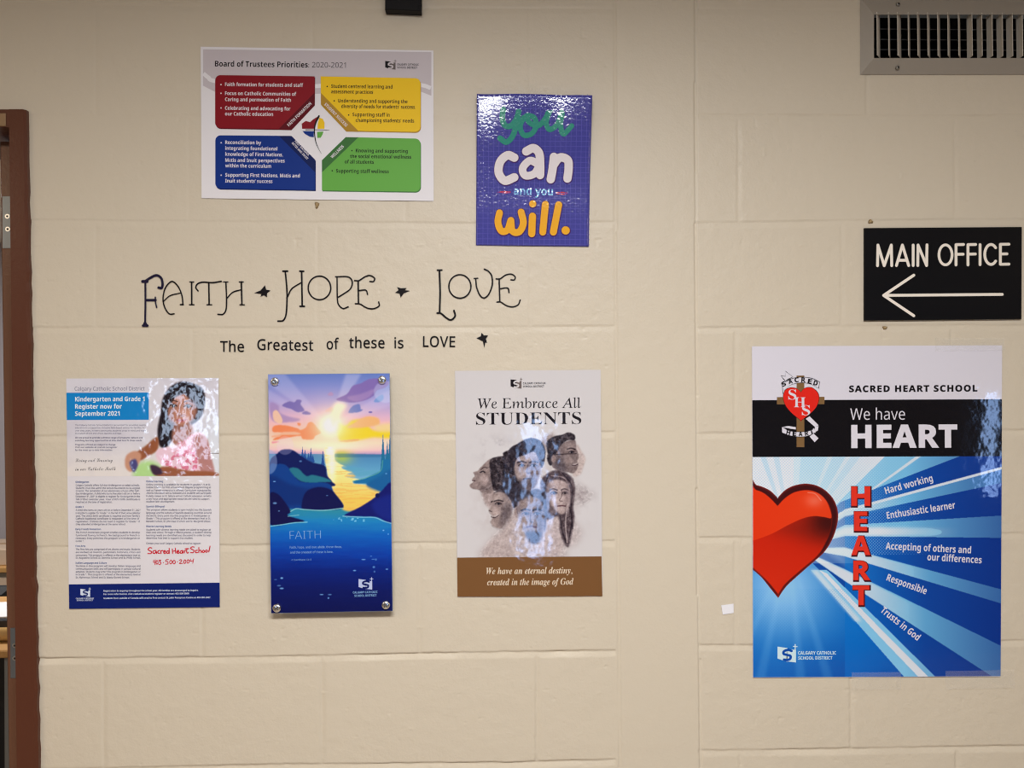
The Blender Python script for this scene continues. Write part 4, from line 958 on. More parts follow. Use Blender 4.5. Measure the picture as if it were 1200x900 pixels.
# ---------------------------------------------------------------- poster with six painted portraits
def portrait_poster():
    quad = [(533.2, 434.6), (703.8, 433.4), (706.0, 698.6), (536.2, 699.6)]
    t = empty('poster', base_of(quad, .0015), 'white laminated poster with sepia portraits over a brown strip', 'poster')
    M = lambda n, c: mat('portrait_'+n, c, .06, 'wavy', k=1.08)
    sheet('sheet', quad, M('white', (207, 202, 203)), t, .0022)
    d = .0024; st = .00008
    p = Paint([(541, 496), (701, 496), (702.6, 652.0), (542.6, 653.2)], 2.5, (207, 202, 203)); p.setf(545, 495, 5.625)
    x, y = p.x, p.y; O = 337.5                                     # right-hand crop starts 60 px further
    # watercolour wash
    w1 = vnoise(x, y, 120, 4, 41, .6); w2 = vnoise(x, y, 60, 4, 42, .6)
    cen = np.exp(-(((x-430)/330)**2+((y-560)/330)**2)**2)
    p.put(np.clip((w1-.42)*4, 0, 1)*cen, (176, 162, 162), .55); p.put(np.clip((w2-.5)*5, 0, 1)*cen, (190, 178, 178), .6)
    p.put(np.clip((w2-.45)*4, 0, 1)*np.exp(-(((x-190)/110)**2+((y-170)/70)**2)), (172, 164, 168), .8); p.put(np.clip((w1-.4)*4, 0, 1)*np.exp(-(((x-770)/70)**2+((y-480)/60)**2)), (164, 152, 154), .9)
    p.poly([(140, 800), (240, 720), (420, 700), (560, 760), (620, 640), (760, 700), (740, 800), (660, 830), (640, 900), (120, 900)], (184, 170, 170), 22, .8)
    def hair(m, base, amp, seed, sc=16): p.put(m, base); p.put(m*np.clip(vnoise(x, y, sc, 3, seed)-.5, 0, 1)*amp, (150, 136, 140))
    skin, dark, mid = (142, 124, 122), (44, 35, 42), (104, 90, 92)
    def eye(x0, y0, w):
        p.ell(x0, y0-w*.1, w*1.5, w*.95, (96, 80, 82), 1.1, .55); p.ell(x0, y0, w, w*.45, (84, 70, 74), .8); p.ell(x0+w*.05, y0, w*.42, w*.42, (26, 20, 26), .5)
        p.line([(x0-w*1.1, y0+w*.05), (x0-w*.1, y0-w*.42), (x0+w*1.05, y0)], w*.26, (34, 26, 32), 4); p.ell(x0-w*.6, y0+w*.08, w*.2, w*.14, (178, 164, 164), .9, .8)
    # woman in profile at the left
    p.poly([(150, 430), (190, 440), (200, 540), (150, 560), (110, 470)], (168, 150, 148), 6)
    p.poly([(172, 242), (124, 276), (96, 304), (82, 320), (54, 330), (64, 352), (46, 376), (54, 392), (30, 414), (46, 436), (92, 446), (112, 464), (150, 470), (186, 450), (182, 340)], skin, 3)
    p.poly([(110, 400), (176, 330), (186, 440), (110, 458)], mid, 12, .6); p.ell(130, 380, 22, 30, (170, 150, 148), 1.2); p.line([(100, 330), (118, 322), (130, 330)], 8, dark, 5); p.line([(104, 312), (124, 296), (146, 300)], 5, (70, 56, 60), 5); p.line([(48, 384), (66, 384)], 6, (70, 50, 56), 4); p.line([(92, 440), (120, 438), (150, 440), (170, 425)], 5, (80, 68, 70), 6, .8)
    hair(p.mask([(164, 250), (212, 226), (250, 222), (252, 200), (296, 180), (330, 164), (370, 190), (370, 330), (350, 440), (290, 458), (200, 452), (182, 430), (166, 330)], True, 3), (40, 32, 38), 1.6, 51)
    # person at upper right with glasses
    p.poly([(O+395, 150), (O+430, 190), (O+456, 240), (O+440, 300), (O+420, 345), (O+370, 340)], (188, 170, 166), 4, .9); p.poly([(O+160, 130), (O+200, 85), (O+250, 80), (O+220, 200)], (150, 134, 132), 8, .8)
    p.poly([(O+250, 200), (O+300, 140), (O+385, 116), (O+396, 168), (O+412, 220), (O+402, 256), (O+410, 280), (O+382, 332), (O+330, 326), (O+270, 312), (O+236, 290), (O+232, 230)], (122, 106, 106), 3)
    p.poly([(O+240, 240), (O+300, 230), (O+330, 325), (O+270, 312)], (84, 74, 80), 12, .8); p.ell(O+350, 170, 30, 26, (150, 132, 130), 1.2); p.ell(O+345, 250, 24, 22, (146, 128, 126), 1.2)
    hair(p.mask([(O+206, 200), (O+200, 134), (O+240, 96), (O+300, 82), (O+348, 66), (O+384, 84), (O+384, 116), (O+340, 118), (O+296, 150), (O+262, 206), (O+250, 250), (O+226, 286), (O+204, 250)], True, 3), (42, 35, 42), 1.2, 52)
    p.ell(O+246, 240, 16, 26, (140, 120, 118), .5); p.line([(O+262, 212), (O+330, 208), (O+396, 206)], 5, (48, 38, 42), 4); eye(O+364, 196, 17); p.line([(O+336, 176), (O+362, 170), (O+388, 178)], 7, (44, 34, 40), 6); p.line([(O+374, 277), (O+390, 275), (O+403, 268)], 6, (188, 174, 174), 5, .8); p.line([(O+368, 283), (O+388, 284), (O+405, 276)], 5, (64, 46, 52), 4)
    # woman at right
    p.poly([(O+150, 660), (O+210, 620), (O+300, 600), (O+320, 780), (O+260, 880), (O+150, 880)], (186, 170, 170), 10)
    hair(p.mask([(O+164, 380), (O+212, 332), (O+270, 314), (O+330, 334), (O+372, 372), (O+388, 440), (O+376, 560), (O+382, 640), (O+348, 812), (O+318, 800), (O+288, 720), (O+276, 620), (O+200, 640), (O+178, 560), (O+162, 450)], True, 4), (74, 60, 66), 1.6, 53, 22)
    p.poly([(O+208, 410), (O+256, 378), (O+326, 394), (O+352, 460), (O+348, 540), (O+312, 602), (O+272, 592), (O+230, 545), (O+204, 475)], (178, 158, 156), 4)
    p.poly([(O+196, 440), (O+226, 420), (O+240, 560), (O+280, 606), (O+200, 560)], (110, 94, 96), 10, .7)
    for ex, w_ in ((248, 20), (322, 16)): eye(O+ex, 466, w_); p.line([(O+ex-26, 446), (O+ex-4, 438), (O+ex+22, 446)], 7, (66, 52, 56), 6)
    p.poly([(O+330, 400), (O+352, 460), (O+348, 540), (O+318, 596), (O+322, 500)], (120, 102, 104), 10, .6); p.ell(O+250, 510, 26, 30, (200, 182, 180), 1.3, .7)
    p.line([(O+300, 450), (O+298, 490), (O+284, 514), (O+304, 520)], 6, (110, 92, 94), 5, .9); p.line([(O+274, 552), (O+300, 548), (O+324, 552)], 9, (112, 78, 84), 4); p.line([(O+274, 551), (O+324, 551)], 3, (60, 40, 48), 2)
    for q, c in (([(230, 350), (320, 370), (352, 470), (340, 620)], (150, 132, 134)), ([(300, 330), (366, 420), (362, 560), (372, 700)], (40, 32, 40)), ([(340, 540), (325, 660), (336, 790)], (190, 172, 172)), ([(352, 560), (366, 650), (350, 760)], (36, 28, 36)), ([(290, 620), (300, 700), (326, 790)], (40, 32, 40)), ([(210, 350), (190, 430), (196, 560)], (40, 32, 40)), ([(180, 420), (190, 520), (200, 620)], (40, 34, 42))):
        p.line([(O+a, b) for a, b in q], 7, c, 6, .85)
    # youth at lower left, smiling
    p.poly([(270, 650), (350, 590), (380, 700), (450, 780), (440, 890), (130, 890), (160, 790), (240, 720)], (182, 166, 164), 12)
    hair(p.mask([(186, 468), (236, 442), (300, 436), (352, 448), (378, 498), (364, 536), (322, 566), (306, 530), (280, 486), (230, 462)], True, 3), (54, 45, 52), 1.1, 54)
    p.poly([(180, 474), (236, 458), (286, 484), (312, 560), (300, 620), (276, 650), (236, 700), (182, 682), (168, 652), (182, 622), (164, 596), (157, 576), (176, 545), (171, 512)], (150, 132, 129), 4)
    p.poly([(240, 560), (300, 530), (312, 570), (290, 640), (236, 700), (230, 660)], (92, 80, 84), 14, .75); p.ell(205, 590, 24, 26, (180, 160, 156), 1.2); p.ell(210, 500, 26, 18, (176, 158, 154), 1.2)
    eye(220, 536, 18); p.line([(192, 520), (220, 513), (250, 520)], 8, (58, 48, 52), 6); p.line([(172, 524), (180, 520)], 7, (60, 50, 54), 4); p.line([(174, 615), (194, 618), (214, 610)], 7, (190, 178, 178), 5, .85); p.line([(172, 623), (196, 628), (220, 614)], 5, (70, 54, 58), 4); p.line([(160, 582), (176, 588)], 5, (80, 66, 68), 4)
    p.ell(340, 590, 17, 34, (150, 132, 130), .5); p.line([(342, 570), (346, 600)], 6, (90, 76, 80), 5)
    # boy at lower centre
    hair(p.mask([(O+78, 460), (O+150, 440), (O+186, 500), (O+196, 640), (O+184, 720), (O+160, 560)], True, 4), (48, 40, 46), .8, 55)
    p.poly([(O+6, 560), (O+24, 512), (O+70, 490), (O+140, 500), (O+178, 560), (O+182, 690), (O+146, 780), (O+100, 790), (O+62, 740), (O+24, 660)], (134, 117, 114), 4)
    p.poly([(O+120, 520), (O+176, 560), (O+182, 690), (O+150, 770), (O+130, 640)], (88, 76, 80), 12, .8)
    for ex in (62, 138): eye(O+ex, 602, 20); p.line([(O+ex-28, 580), (O+ex, 572), (O+ex+28, 580)], 10, (48, 38, 44), 6)
    p.ell(O+50, 650, 26, 34, (158, 140, 136), 1.3, .8); p.ell(O+98, 530, 50, 26, (152, 134, 130), 1.3, .7)
    p.line([(O+96, 600), (O+92, 650), (O+110, 658)], 7, (84, 70, 72), 6); p.line([(O+72, 690), (O+100, 684), (O+132, 692)], 13, (84, 58, 64), 5); p.poly([(O+62, 730), (O+100, 720), (O+160, 730), (O+150, 788), (O+96, 796)], (46, 37, 42), 8)
    # man at the centre
    p.poly([(O-20, 220), (O+60, 190), (O+150, 220), (O+156, 330), (O+134, 400), (O+92, 452), (O+46, 440), (O+8, 380), (O-14, 300)], (152, 134, 132), 4)
    p.poly([(O+90, 250), (O+156, 250), (O+150, 350), (O+100, 440), (O+90, 360)], (102, 88, 92), 12, .8); p.poly([(O+12, 390), (O+60, 370), (O+134, 390), (O+92, 454), (O+46, 442)], (86, 74, 78), 8, .85)
    for ex in (36, 116): eye(O+ex, 284, 19); p.line([(O+ex-28, 264), (O+ex, 257), (O+ex+28, 264)], 10, (46, 36, 42), 6)
    p.ell(O+30, 335, 30, 34, (174, 156, 154), 1.3, .8); p.ell(O+74, 238, 46, 20, (172, 154, 152), 1.3, .7)
    p.line([(O+76, 280), (O+70, 330), (O+92, 336)], 8, (96, 80, 84), 6); p.line([(O+48, 374), (O+78, 370), (O+110, 374)], 9, (70, 52, 58), 4)
    hair(p.mask([(O-60, 220), (O-40, 170), (O+10, 140), (O+60, 112), (O+112, 104), (O+166, 128), (O+192, 190), (O+184, 262), (O+166, 300), (O+152, 256), (O+120, 196), (O+60, 214), (O+6, 236), (O-20, 300), (O-60, 330), (O-90, 290)], True, 3), (38, 31, 40), 1.1, 56)
    p.poly([(O-70, 360), (O+10, 380), (O+50, 440), (O+90, 456), (O+80, 490), (O+20, 510), (O-40, 500), (O-90, 430)], (46, 38, 46), 8)
    grit = (vnoise(x, y, 11, 3, 63, .7)-.5)*46 + (vnoise(x*.4+y*.9, y*.4-x*.9, 16, 2, 64)-.5)*34
    p.C = p.C + (grit*(p.C[..., 0] < 196))[..., None]
    p.put((vnoise(x, y, 9, 2, 60) > .78)*cen*(y < 140), (120, 104, 108), .7)
    p.build('printed_portraits', mat('portrait_print', None, .06, 'wavy', attr=True), t, d, 1.08)
    F5 = frame(530, 430, 6.6667); ink = M('ink', (26, 23, 30))
    Ink(F5).text('We Embrace All', 196, 324, 1004, 319, cap=80, sty='sital', shear=-.23).build('heading_text', ink, t, d+st)
    Ink(F5).text('STUDENTS', 186, 452, 1008, 446, cap=98, sty='sbold', weight=-.008).build('heading_text', ink, t, d+st)
    l, r, s = Ink(), Ink(), Ink(); logo(l, r, s, F5, 456, 86, 544, 170)
    lg = l.build('logo', ink, t, d+st); r.build('logo_page', M('taupe', (110, 98, 96)), lg, d+st); s.build('logo_letter', M('white', (207, 202, 203)), lg, d+2*st)
    Ink(F5).text('CALGARY CATHOLIC', 552, 136, 732, 134, cap=15, sty='bold').text('SCHOOL DISTRICT', 552, 160, 718, 158, cap=15, sty='bold').build('logo_text', ink, lg, d+st)
    F6 = frame(530, 640, 6.6667)
    bar = Ink(F6).poly([(38, 90), (1166, 80), (1173, 390), (41, 396)]).build('brown_strip', M('brown', (120, 82, 48)), t, d+st)
    Ink(F6).text('We have an eternal destiny,', 266, 219, 938, 213, cap=52, sty='sbital').text('created in the image of God', 273, 306, 948, 300, cap=52, sty='sbital').build('motto_text', M('cream_ink', (226, 208, 184)), bar, d+2*st)
portrait_poster()

# ---------------------------------------------------------------- blue poster with the big red heart
def heart_poster():
    quad = [(881.2, 405.8), (1174.4, 404.6), (1172.4, 792.8), (882.4, 794.2)]
    t = empty('poster', base_of(quad, .0015), 'large blue poster with a big red heart and rays under a black band', 'poster')
    M = lambda n, c: mat('heart_'+n, c, .05, 'mild')
    sheet('sheet', quad, M('white', (201, 197, 206)), t, .0022)
    d = .0024; st = .00008
    q = [(881.8, 535.4), (1174.0, 534.4), (1172.6, 792.4), (882.6, 793.8)]
    p = Paint(q, 2.2, (10, 96, 180)); x, y = p.x, p.y
    # lower left blue with a soft light round the heart's tip
    r = np.hypot((x-918)/1.0, (y-690)*1.0)
    p.put(np.exp(-(r/58)**2), (150, 196, 232), .85); p.put(np.clip((y-735)/70, 0, 1)*np.clip((x-880)/160, .2, 1), (6, 60, 146), .9)
    for a0 in (1.25, 1.45, 1.75, 1.95):
        p.poly([(925, 640), (925+170*math.cos(a0), 640+170*math.sin(a0)), (925+170*math.cos(a0+.07), 640+170*math.sin(a0+.07))], (150, 200, 235), 2, .16, False)
    # upper left: whitish field
    p.poly([(870, 520), (1110, 520), (1040, 600), (925, 652), (870, 652)], (206, 207, 214), 0, 1, False)
    p.poly([(925, 645), (1060, 520), (1200, 520), (1200, 620), (1000, 640)], (118, 178, 212), 6, 1, False)
    sky = (120, 180, 214); wt = (206, 208, 216)
    pt = (930, 640)
    def wedge(a, b, c, al=1.0, bl=0, c0=pt): p.poly([c0, a, b], c, bl, al, False)
    for a, b, al in (((889, 530), (896, 530), .35), ((905, 530), (912, 530), .3), ((939, 530), (972, 530), .42), ((978, 530), (994, 530), .45), ((1036, 530), (1046, 530), 0), ((1000, 530), (1012, 530), .3)): wedge(a, b, sky, al)
    wedge((1042, 530), (1082, 530), sky, .95); wedge((1034, 530), (1042, 530), wt, 1); wedge((1080, 530), (1086, 530), wt, .85); wedge((1088, 530), (1130, 530), (104, 172, 212), .95)
    # rays to the right, each with the edges it has in the print
    h = frame(1000, 530, 6.0)
    def band(a, b, c2, d2, c, bl=0, al=1.0, fade=None):
        m = p.mask([h(*a), h(*b), h(*c2), h(*d2), (934, 642)], False, bl)
        if fade: m = m*np.clip((fade[1]-x)/(fade[1]-fade[0]), 0, 1)
        p.put(m, c, al)
    lb = (98, 168, 210); db = (12, 66, 150); nv = (16, 34, 112)
    band((-90, 350), (1080, -100), (1080, 100), (-90, 420), db); band((-60, 405), (1080, 96), (1080, 214), (-60, 452), lb)
    band((-60, 402), (1080, 92), (1080, 110), (-60, 422), wt, 0, .9)
    band((-60, 450), (1080, 208), (1080, 444), (-60, 516), db); band((-60, 512), (1080, 443), (1080, 602), (-60, 592), lb)
    band((-60, 524), (1080, 538), (1080, 590), (-60, 588), wt, 2, .95, (1030, 1125)); band((-60, 590), (1080, 602), (1080, 980), (-60, 680), db)
    band((-60, 670), (1080, 975), (1080, 1100), (-60, 732), lb); band((-60, 672), (1080, 980), (1080, 1096), (-60, 732), wt, 1, .9, (1010, 1090))
    band((-60, 732), (1080, 1075), (1080, 1390), (-60, 822), db); band((-60, 822), (1080, 1382), (1080, 1660), (-60, 905), lb); band((-60, 826), (1080, 1400), (1080, 1655), (-60, 905), wt, 1, .9, (1000, 1085)); band((-60, 404), (1080, 108), (1080, 200), (-60, 450), wt, 1, .8, (1000, 1060))
    band((-60, 905), (1000, 1592), (600, 1592), (-200, 866), db)
    p.poly([(950, 668), (969, 668), (1030, 727.5), (1099, 796), (1062, 796)], (120, 182, 218), 0, 1, False); p.poly([(960, 668), (969, 672), (1030, 735), (1090, 795), (1078, 795), (1030, 745)], wt, 0, .95, False); p.poly([(950, 668), (958, 668), (1010, 728), (1002, 728)], wt, 2, .8, False)
    # brightening towards the heart, deepening towards the right edge, fine halftone near the heart
    rr = np.hypot(x-930, y-635); right = (x > 985) | (y < 640)
    p.put(np.clip((1040-x)/75, 0, 1)*np.clip((735-y)/40, 0, 1)*(x > 930)*np.clip((y-x*0.95+270)/-10, 0, 1), (170, 208, 234), .42)
    blue = (p.C[..., 2] - p.C[..., 0] > 90)
    p.put(blue*np.clip((x-1060)/130, 0, 1)*(y < 800), (10, 30, 108), .6); p.put(blue*np.clip((1085-x)/80, 0, 1)*(x > 990)*(p.C[..., 0] < 60), (4, 104, 190), .6)
    dots = (np.cos(x*2*math.pi/3.4)*np.cos(y*2*math.pi/3.4))
    p.put(np.clip(dots, 0, 1)*np.exp(-((rr-95)/45)**2)*(y < 650), (226, 232, 240), .5); p.put(np.clip(-dots, 0, 1)*np.exp(-((rr-85)/50)**2)*(y < 600), (110, 176, 214), .5); p.put(np.clip(dots, 0, 1)*np.exp(-((r-50)/34)**2)*(y > 690), (40, 120, 196), .4)
    p.put(np.exp(-(rr/70)**4)*(y < 660), (224, 226, 232), .35)
    p.build('printed_rays', mat('heart_print', None, .05, 'mild', attr=True), t, d)
    # the heart itself
    G8 = (875, 530, 5.294)
    hq = [(882.2, 562), (986, 562), (986, 704), (882.4, 704)]
    p = Paint(hq, 4.0, (190, 34, 14)); p.setf(*G8); x, y = p.x, p.y
    outer = [(20, 196), (60, 202), (105, 216), (150, 240), (192, 280), (193, 280), (235, 236), (290, 207), (360, 194), (430, 204), (492, 238), (542, 295), (567, 370), (562, 450), (532, 540), (482, 620), (405, 690), (325, 760), (245, 835), (196, 905), (195, 905), (150, 850), (92, 778), (38, 730), (10, 708)]
    inner = [(20, 232), (60, 236), (105, 254), (150, 290), (191, 334), (192, 334), (240, 284), (300, 248), (380, 236), (450, 258), (505, 318), (528, 400), (520, 480), (490, 560), (440, 640), (330, 735), (240, 815), (196, 880), (195, 880), (130, 800), (38, 715), (10, 700)]
    gloss = [(10, 232), (60, 236), (105, 254), (150, 290), (191, 334), (192, 334), (240, 284), (300, 248), (380, 236), (450, 258), (500, 312), (527, 404), (480, 402), (420, 396), (350, 410), (260, 450), (150, 508), (38, 548), (10, 555)]
    p.C[:] = (58, 14, 18)
    mo = p.mask(outer)
    p.put(np.clip(p.blur(mo, 9)*2-1, 0, 1)*-1+1, (196, 60, 50), .55)
    mi = p.mask(inner, True, 3); p.put(mi, (186, 32, 12)); dk = np.exp(-(((x-500)/150)**2+((y-440)/110)**2)); p.put(mi*dk, (50, 12, 14), .95)
    p.put(mi*np.exp(-(((x-300)/160)**2+((y-470)/60)**2)), (120, 24, 14), .5); p.put(mi*np.clip((y-560)/250, 0, 1), (196, 40, 16), .8)
    mg = p.mask(gloss, True, 1); p.put(mg, (212, 56, 22)); p.put(mg*np.clip((430-x)/400, 0, 1), (206, 46, 14), .7)
    p.put(mg*np.exp(-(((x-420)/55)**2+((y-300)/40)**2)), (232, 116, 96), .6); p.line([(380, 250), (425, 258), (462, 300)], 5, (236, 160, 150), 5, .6)
    p.build('printed_heart', mat('heart_print', None, .05, 'mild', attr=True), t, d+st, keep=mo)
    bk = M('black', (14, 13, 18))
    bb = Ink().poly([(881.6, 469.0), (1174.2, 467.8), (1173.9, 534.6), (881.9, 535.6)]).build('black_band', bk, t, d+st)
    wi = M('white_ink', (204, 200, 208))
    Ink().text('SACRED HEART SCHOOL', 995, 459.4, 1145.4, 458.6, cap=7.3, sty='bold', weight=.02, spacing=1.15).build('heading_text', bk, t, d+st)
    Ink().text('We have', 996.4, 492.0, 1060.6, 491.8, cap=13.4, sty='sans', weight=-.004).text('HEART', 997.6, 524.4, 1122, 523.8, cap=25.6, sty='bold', weight=.022, spacing=1.05).build('band_text', wi, bb, d+2*st)
    # standing word in red capitals with a dark edge
    for ch, x0, x1, y0, y1 in (('H', 997.6, 1019.8, 570.8, 592.2), ('E', 1000.8, 1016.2, 600.2, 621.6), ('A', 997.6, 1020, 628.8, 649.8), ('R', 1000.0, 1019.8, 657.8, 679.2), ('T', 999.2, 1018.8, 686.8, 708.6)):
        lt = Ink().text(ch, x0, y1, x1, y1, cap=y1-y0, sty='bold', weight=.02).build('red_capital', M('red', (208, 48, 34)), t, d+3*st)
        Ink().text(ch, x0-.4, y1+1.6, x1+1.8, y1+1.6, cap=y1-y0+1.6, sty='bold', weight=.036).build('capital_edge', M('maroon', (66, 16, 26)), lt, d+2*st)
    for b, a0, b0, a1, b1 in (('Hard working', 1038.2, 579.0, 1093.6, 563.8), ('Enthusiastic learner', 1039.8, 608.0, 1119.8, 595.6), ('Accepting of others and', 1037.8, 643.6, 1137.8, 648.6), ('our differences', 1086.6, 656.6, 1150.2, 660.2), ('Responsible', 1038.4, 680.0, 1084.6, 696.6), ('Trusts in God', 1031.2, 716.6, 1074.6, 751.0)):
        Ink().text(b, a0, b0, a1, b1, cap=8.0, sty='bold').build('virtue_text', wi, t, d+2*st)
    l, r, s = Ink(), Ink(), Ink(); logo(l, r, s, frame(870, 670, 6.43), 265, 548, 408, 684)
    lw = M('pale_ink', (190, 212, 236)); lg = l.build('logo', lw, t, d+2*st); r.build('logo_page', lw, lg, d+2*st); s.build('logo_letter', M('logo_blue', (10, 70, 156)), lg, d+3*st)
    Ink(frame(870, 670, 6.43)).text('CALGARY CATHOLIC', 420, 625, 706, 624, cap=26, sty='bold').text('SCHOOL DISTRICT', 421, 662, 678, 661, cap=24, sty='bold').build('logo_text', lw, lg, d+2*st)
    # crest: brown cross, red heart, two ribbons
    C = frame(875, 400, 6.427)
    br = M('cross_brown', (116, 88, 56))
    e = Ink(C).poly([(376, 258), (434, 258), (434, 418), (586, 418), (586, 473), (434, 473), (434, 797), (376, 797), (376, 475), (228, 475), (228, 420), (376, 418)]).build('crest_cross', br, t, d+2*st)
    hp = [(408, 382), (409, 382), (440, 352), (490, 350), (535, 388), (543, 440), (520, 500), (470, 550), (410, 596), (409, 596), (340, 540), (292, 480), (276, 420), (290, 370), (330, 350), (375, 356)]
    Ink(C).poly([(408+(a-408)*1.025, 460+(b-460)*1.025) for a, b in hp], True).build('crest_heart_edge', M('crest_edge', (40, 14, 16)), e, d+3*st)
    Ink(C).poly(hp, True).build('crest_heart', M('crest_red', (206, 36, 28)), e, d+4*st)
    level = [5]
    def ribbon(top, bot, k=4):
        o = top+bot[::-1]; Ink(C).poly(o).build('crest_ribbon_edge', bk, e, d+level[0]*st)
        cx = sum(a for a, _ in o)/len(o); cy = sum(b for _, b in o)/len(o)
        Ink(C).poly([(a+math.copysign(min(k, abs(cx-a)), cx-a), b+math.copysign(min(k, abs(cy-b)), cy-b)) for a, b in o]).build('crest_ribbon', M('white', (201, 197, 206)), e, d+(level[0]+.5)*st); level[0] += .25
    def arc(pts): return [tuple(q) for q in catmull(pts, 4)]
    ribbon([(258, 258), (290, 262), (292, 222), (350, 268)], [(258, 258), (275, 285), (290, 300), (320, 284)])
    ribbon(arc([(268, 318), (330, 282), (405, 268), (490, 276), (552, 305)]), arc([(278, 372), (330, 330), (405, 314), (480, 322), (544, 356)]))
    ribbon([(266, 322), (286, 330)], [(272, 398), (296, 350)])
    ribbon([(440, 580), (470, 560), (546, 636)], [(440, 580), (520, 650), (546, 636)]); ribbon([(510, 640), (546, 634)], [(504, 690), (540, 676)])
    ribbon(arc([(262, 642), (320, 672), (400, 680), (470, 674), (510, 650)]), arc([(264, 690), (320, 712), (400, 722), (470, 714), (524, 686)]))
    ribbon(arc([(262, 644), (310, 634), (374, 642)]), arc([(290, 655), (330, 662), (374, 668)]))
    ribbon([(470, 712), (500, 690), (545, 734)], [(470, 712), (516, 764), (545, 734)])
    tx = Ink(C)
    for ch, a, b, an in zip('SACRED', (272, 318, 362, 411, 458, 500), (343, 322, 309, 307, 315, 327), (-.45, -.28, -.1, .04, .16, .26)):
        tx.text(ch, a, b, a+32*math.cos(an), b+32*math.sin(an), cap=34, sty='bold', weight=.02)
    for ch, a, b, an in zip('HEART', (296, 344, 392, 440, 480), (700, 711, 714, 711, 700), (.25, .1, 0, -.12, -.3)):
        tx.text(ch, a, b, a+29*math.cos(an), b+29*math.sin(an), cap=34, sty='bold', weight=.02)
    tx.build('crest_text', bk, e, d+8*st)
    mg = Ink(C)
    for ch, a, b, w in (('S', 314, 438, 60), ('H', 356, 496, 88), ('S', 416, 556, 62)): mg.text(ch, a, b, a+w, b, cap=78, sty='sbold', weight=-.004)
    mg.build('crest_monogram', M('white', (201, 197, 206)), e, d+5*st)
heart_poster()

# ---------------------------------------------------------------- engraved sign
def office_sign():
    m = frame(1000, 255, 6.0)
    quad = [m(80, 73), m(1187, 65), m(1184, 713), m(80, 723)]
    t = empty('office_sign', base_of(quad, .001), 'black engraved sign with white capitals and an arrow pointing left', 'sign')
    D = .006
    pts = [W(x, y, D) for x, y in reversed(quad)]
    Solid().prism([(q[0], q[2]) for q in pts], -D, -.001, .0008).build('plate', mat('black_laminate', (8, 8, 12), .45, spec=.15), t)
    wt = mat('engraved_white', (222, 210, 198), .5)
    L = {'M': [[(170, 338), (173, 193)], [(173, 193), (217, 338)], [(217, 338), (267, 193)], [(267, 193), (270, 338)]], 'A': [[(303, 337), (345, 193)], [(345, 193), (389, 337)], [(317, 300), (375, 300)]],
         'I': [[(421, 193), (421, 337)]], 'N': [[(453, 337), (455, 193)], [(455, 193), (515, 337)], [(515, 337), (518, 191)]], 'F': [[(722, 333), (722, 190)], [(722, 190), (775, 189)], [(722, 258), (772, 257)]],
         'F2': [[(806, 333), (806, 190)], [(806, 190), (860, 189)], [(806, 257), (858, 256)]], 'I2': [[(891, 190), (891, 331)]], 'E': [[(1094, 187), (1034, 188)], [(1034, 188), (1034, 328)], [(1034, 328), (1094, 327)], [(1034, 256), (1080, 255)]]}
    for n, ss in L.items():
        i = Ink(m)
        for s in ss: i.stroke(s, 20, smooth=False)
        i.build('letter', wt, t, D+.0002)
    Ink(m).ring(648, 262, 46, 70, 19).build('letter', wt, t, D+.0002)
    Ink(m).stroke([(968+44*math.cos(a), 259+70*math.sin(a)) for a in np.radians(np.linspace(-42, -318, 15))], 20, n=3).build('letter', wt, t, D+.0002)
    Ink(m).stroke([(215, 547), (1047, 540)], 20, smooth=False).stroke([(425, 405), (213, 547)], 20, smooth=False).stroke([(213, 547), (425, 690)], 20, smooth=False).build('arrow', wt, t, D+.0002)
office_sign()

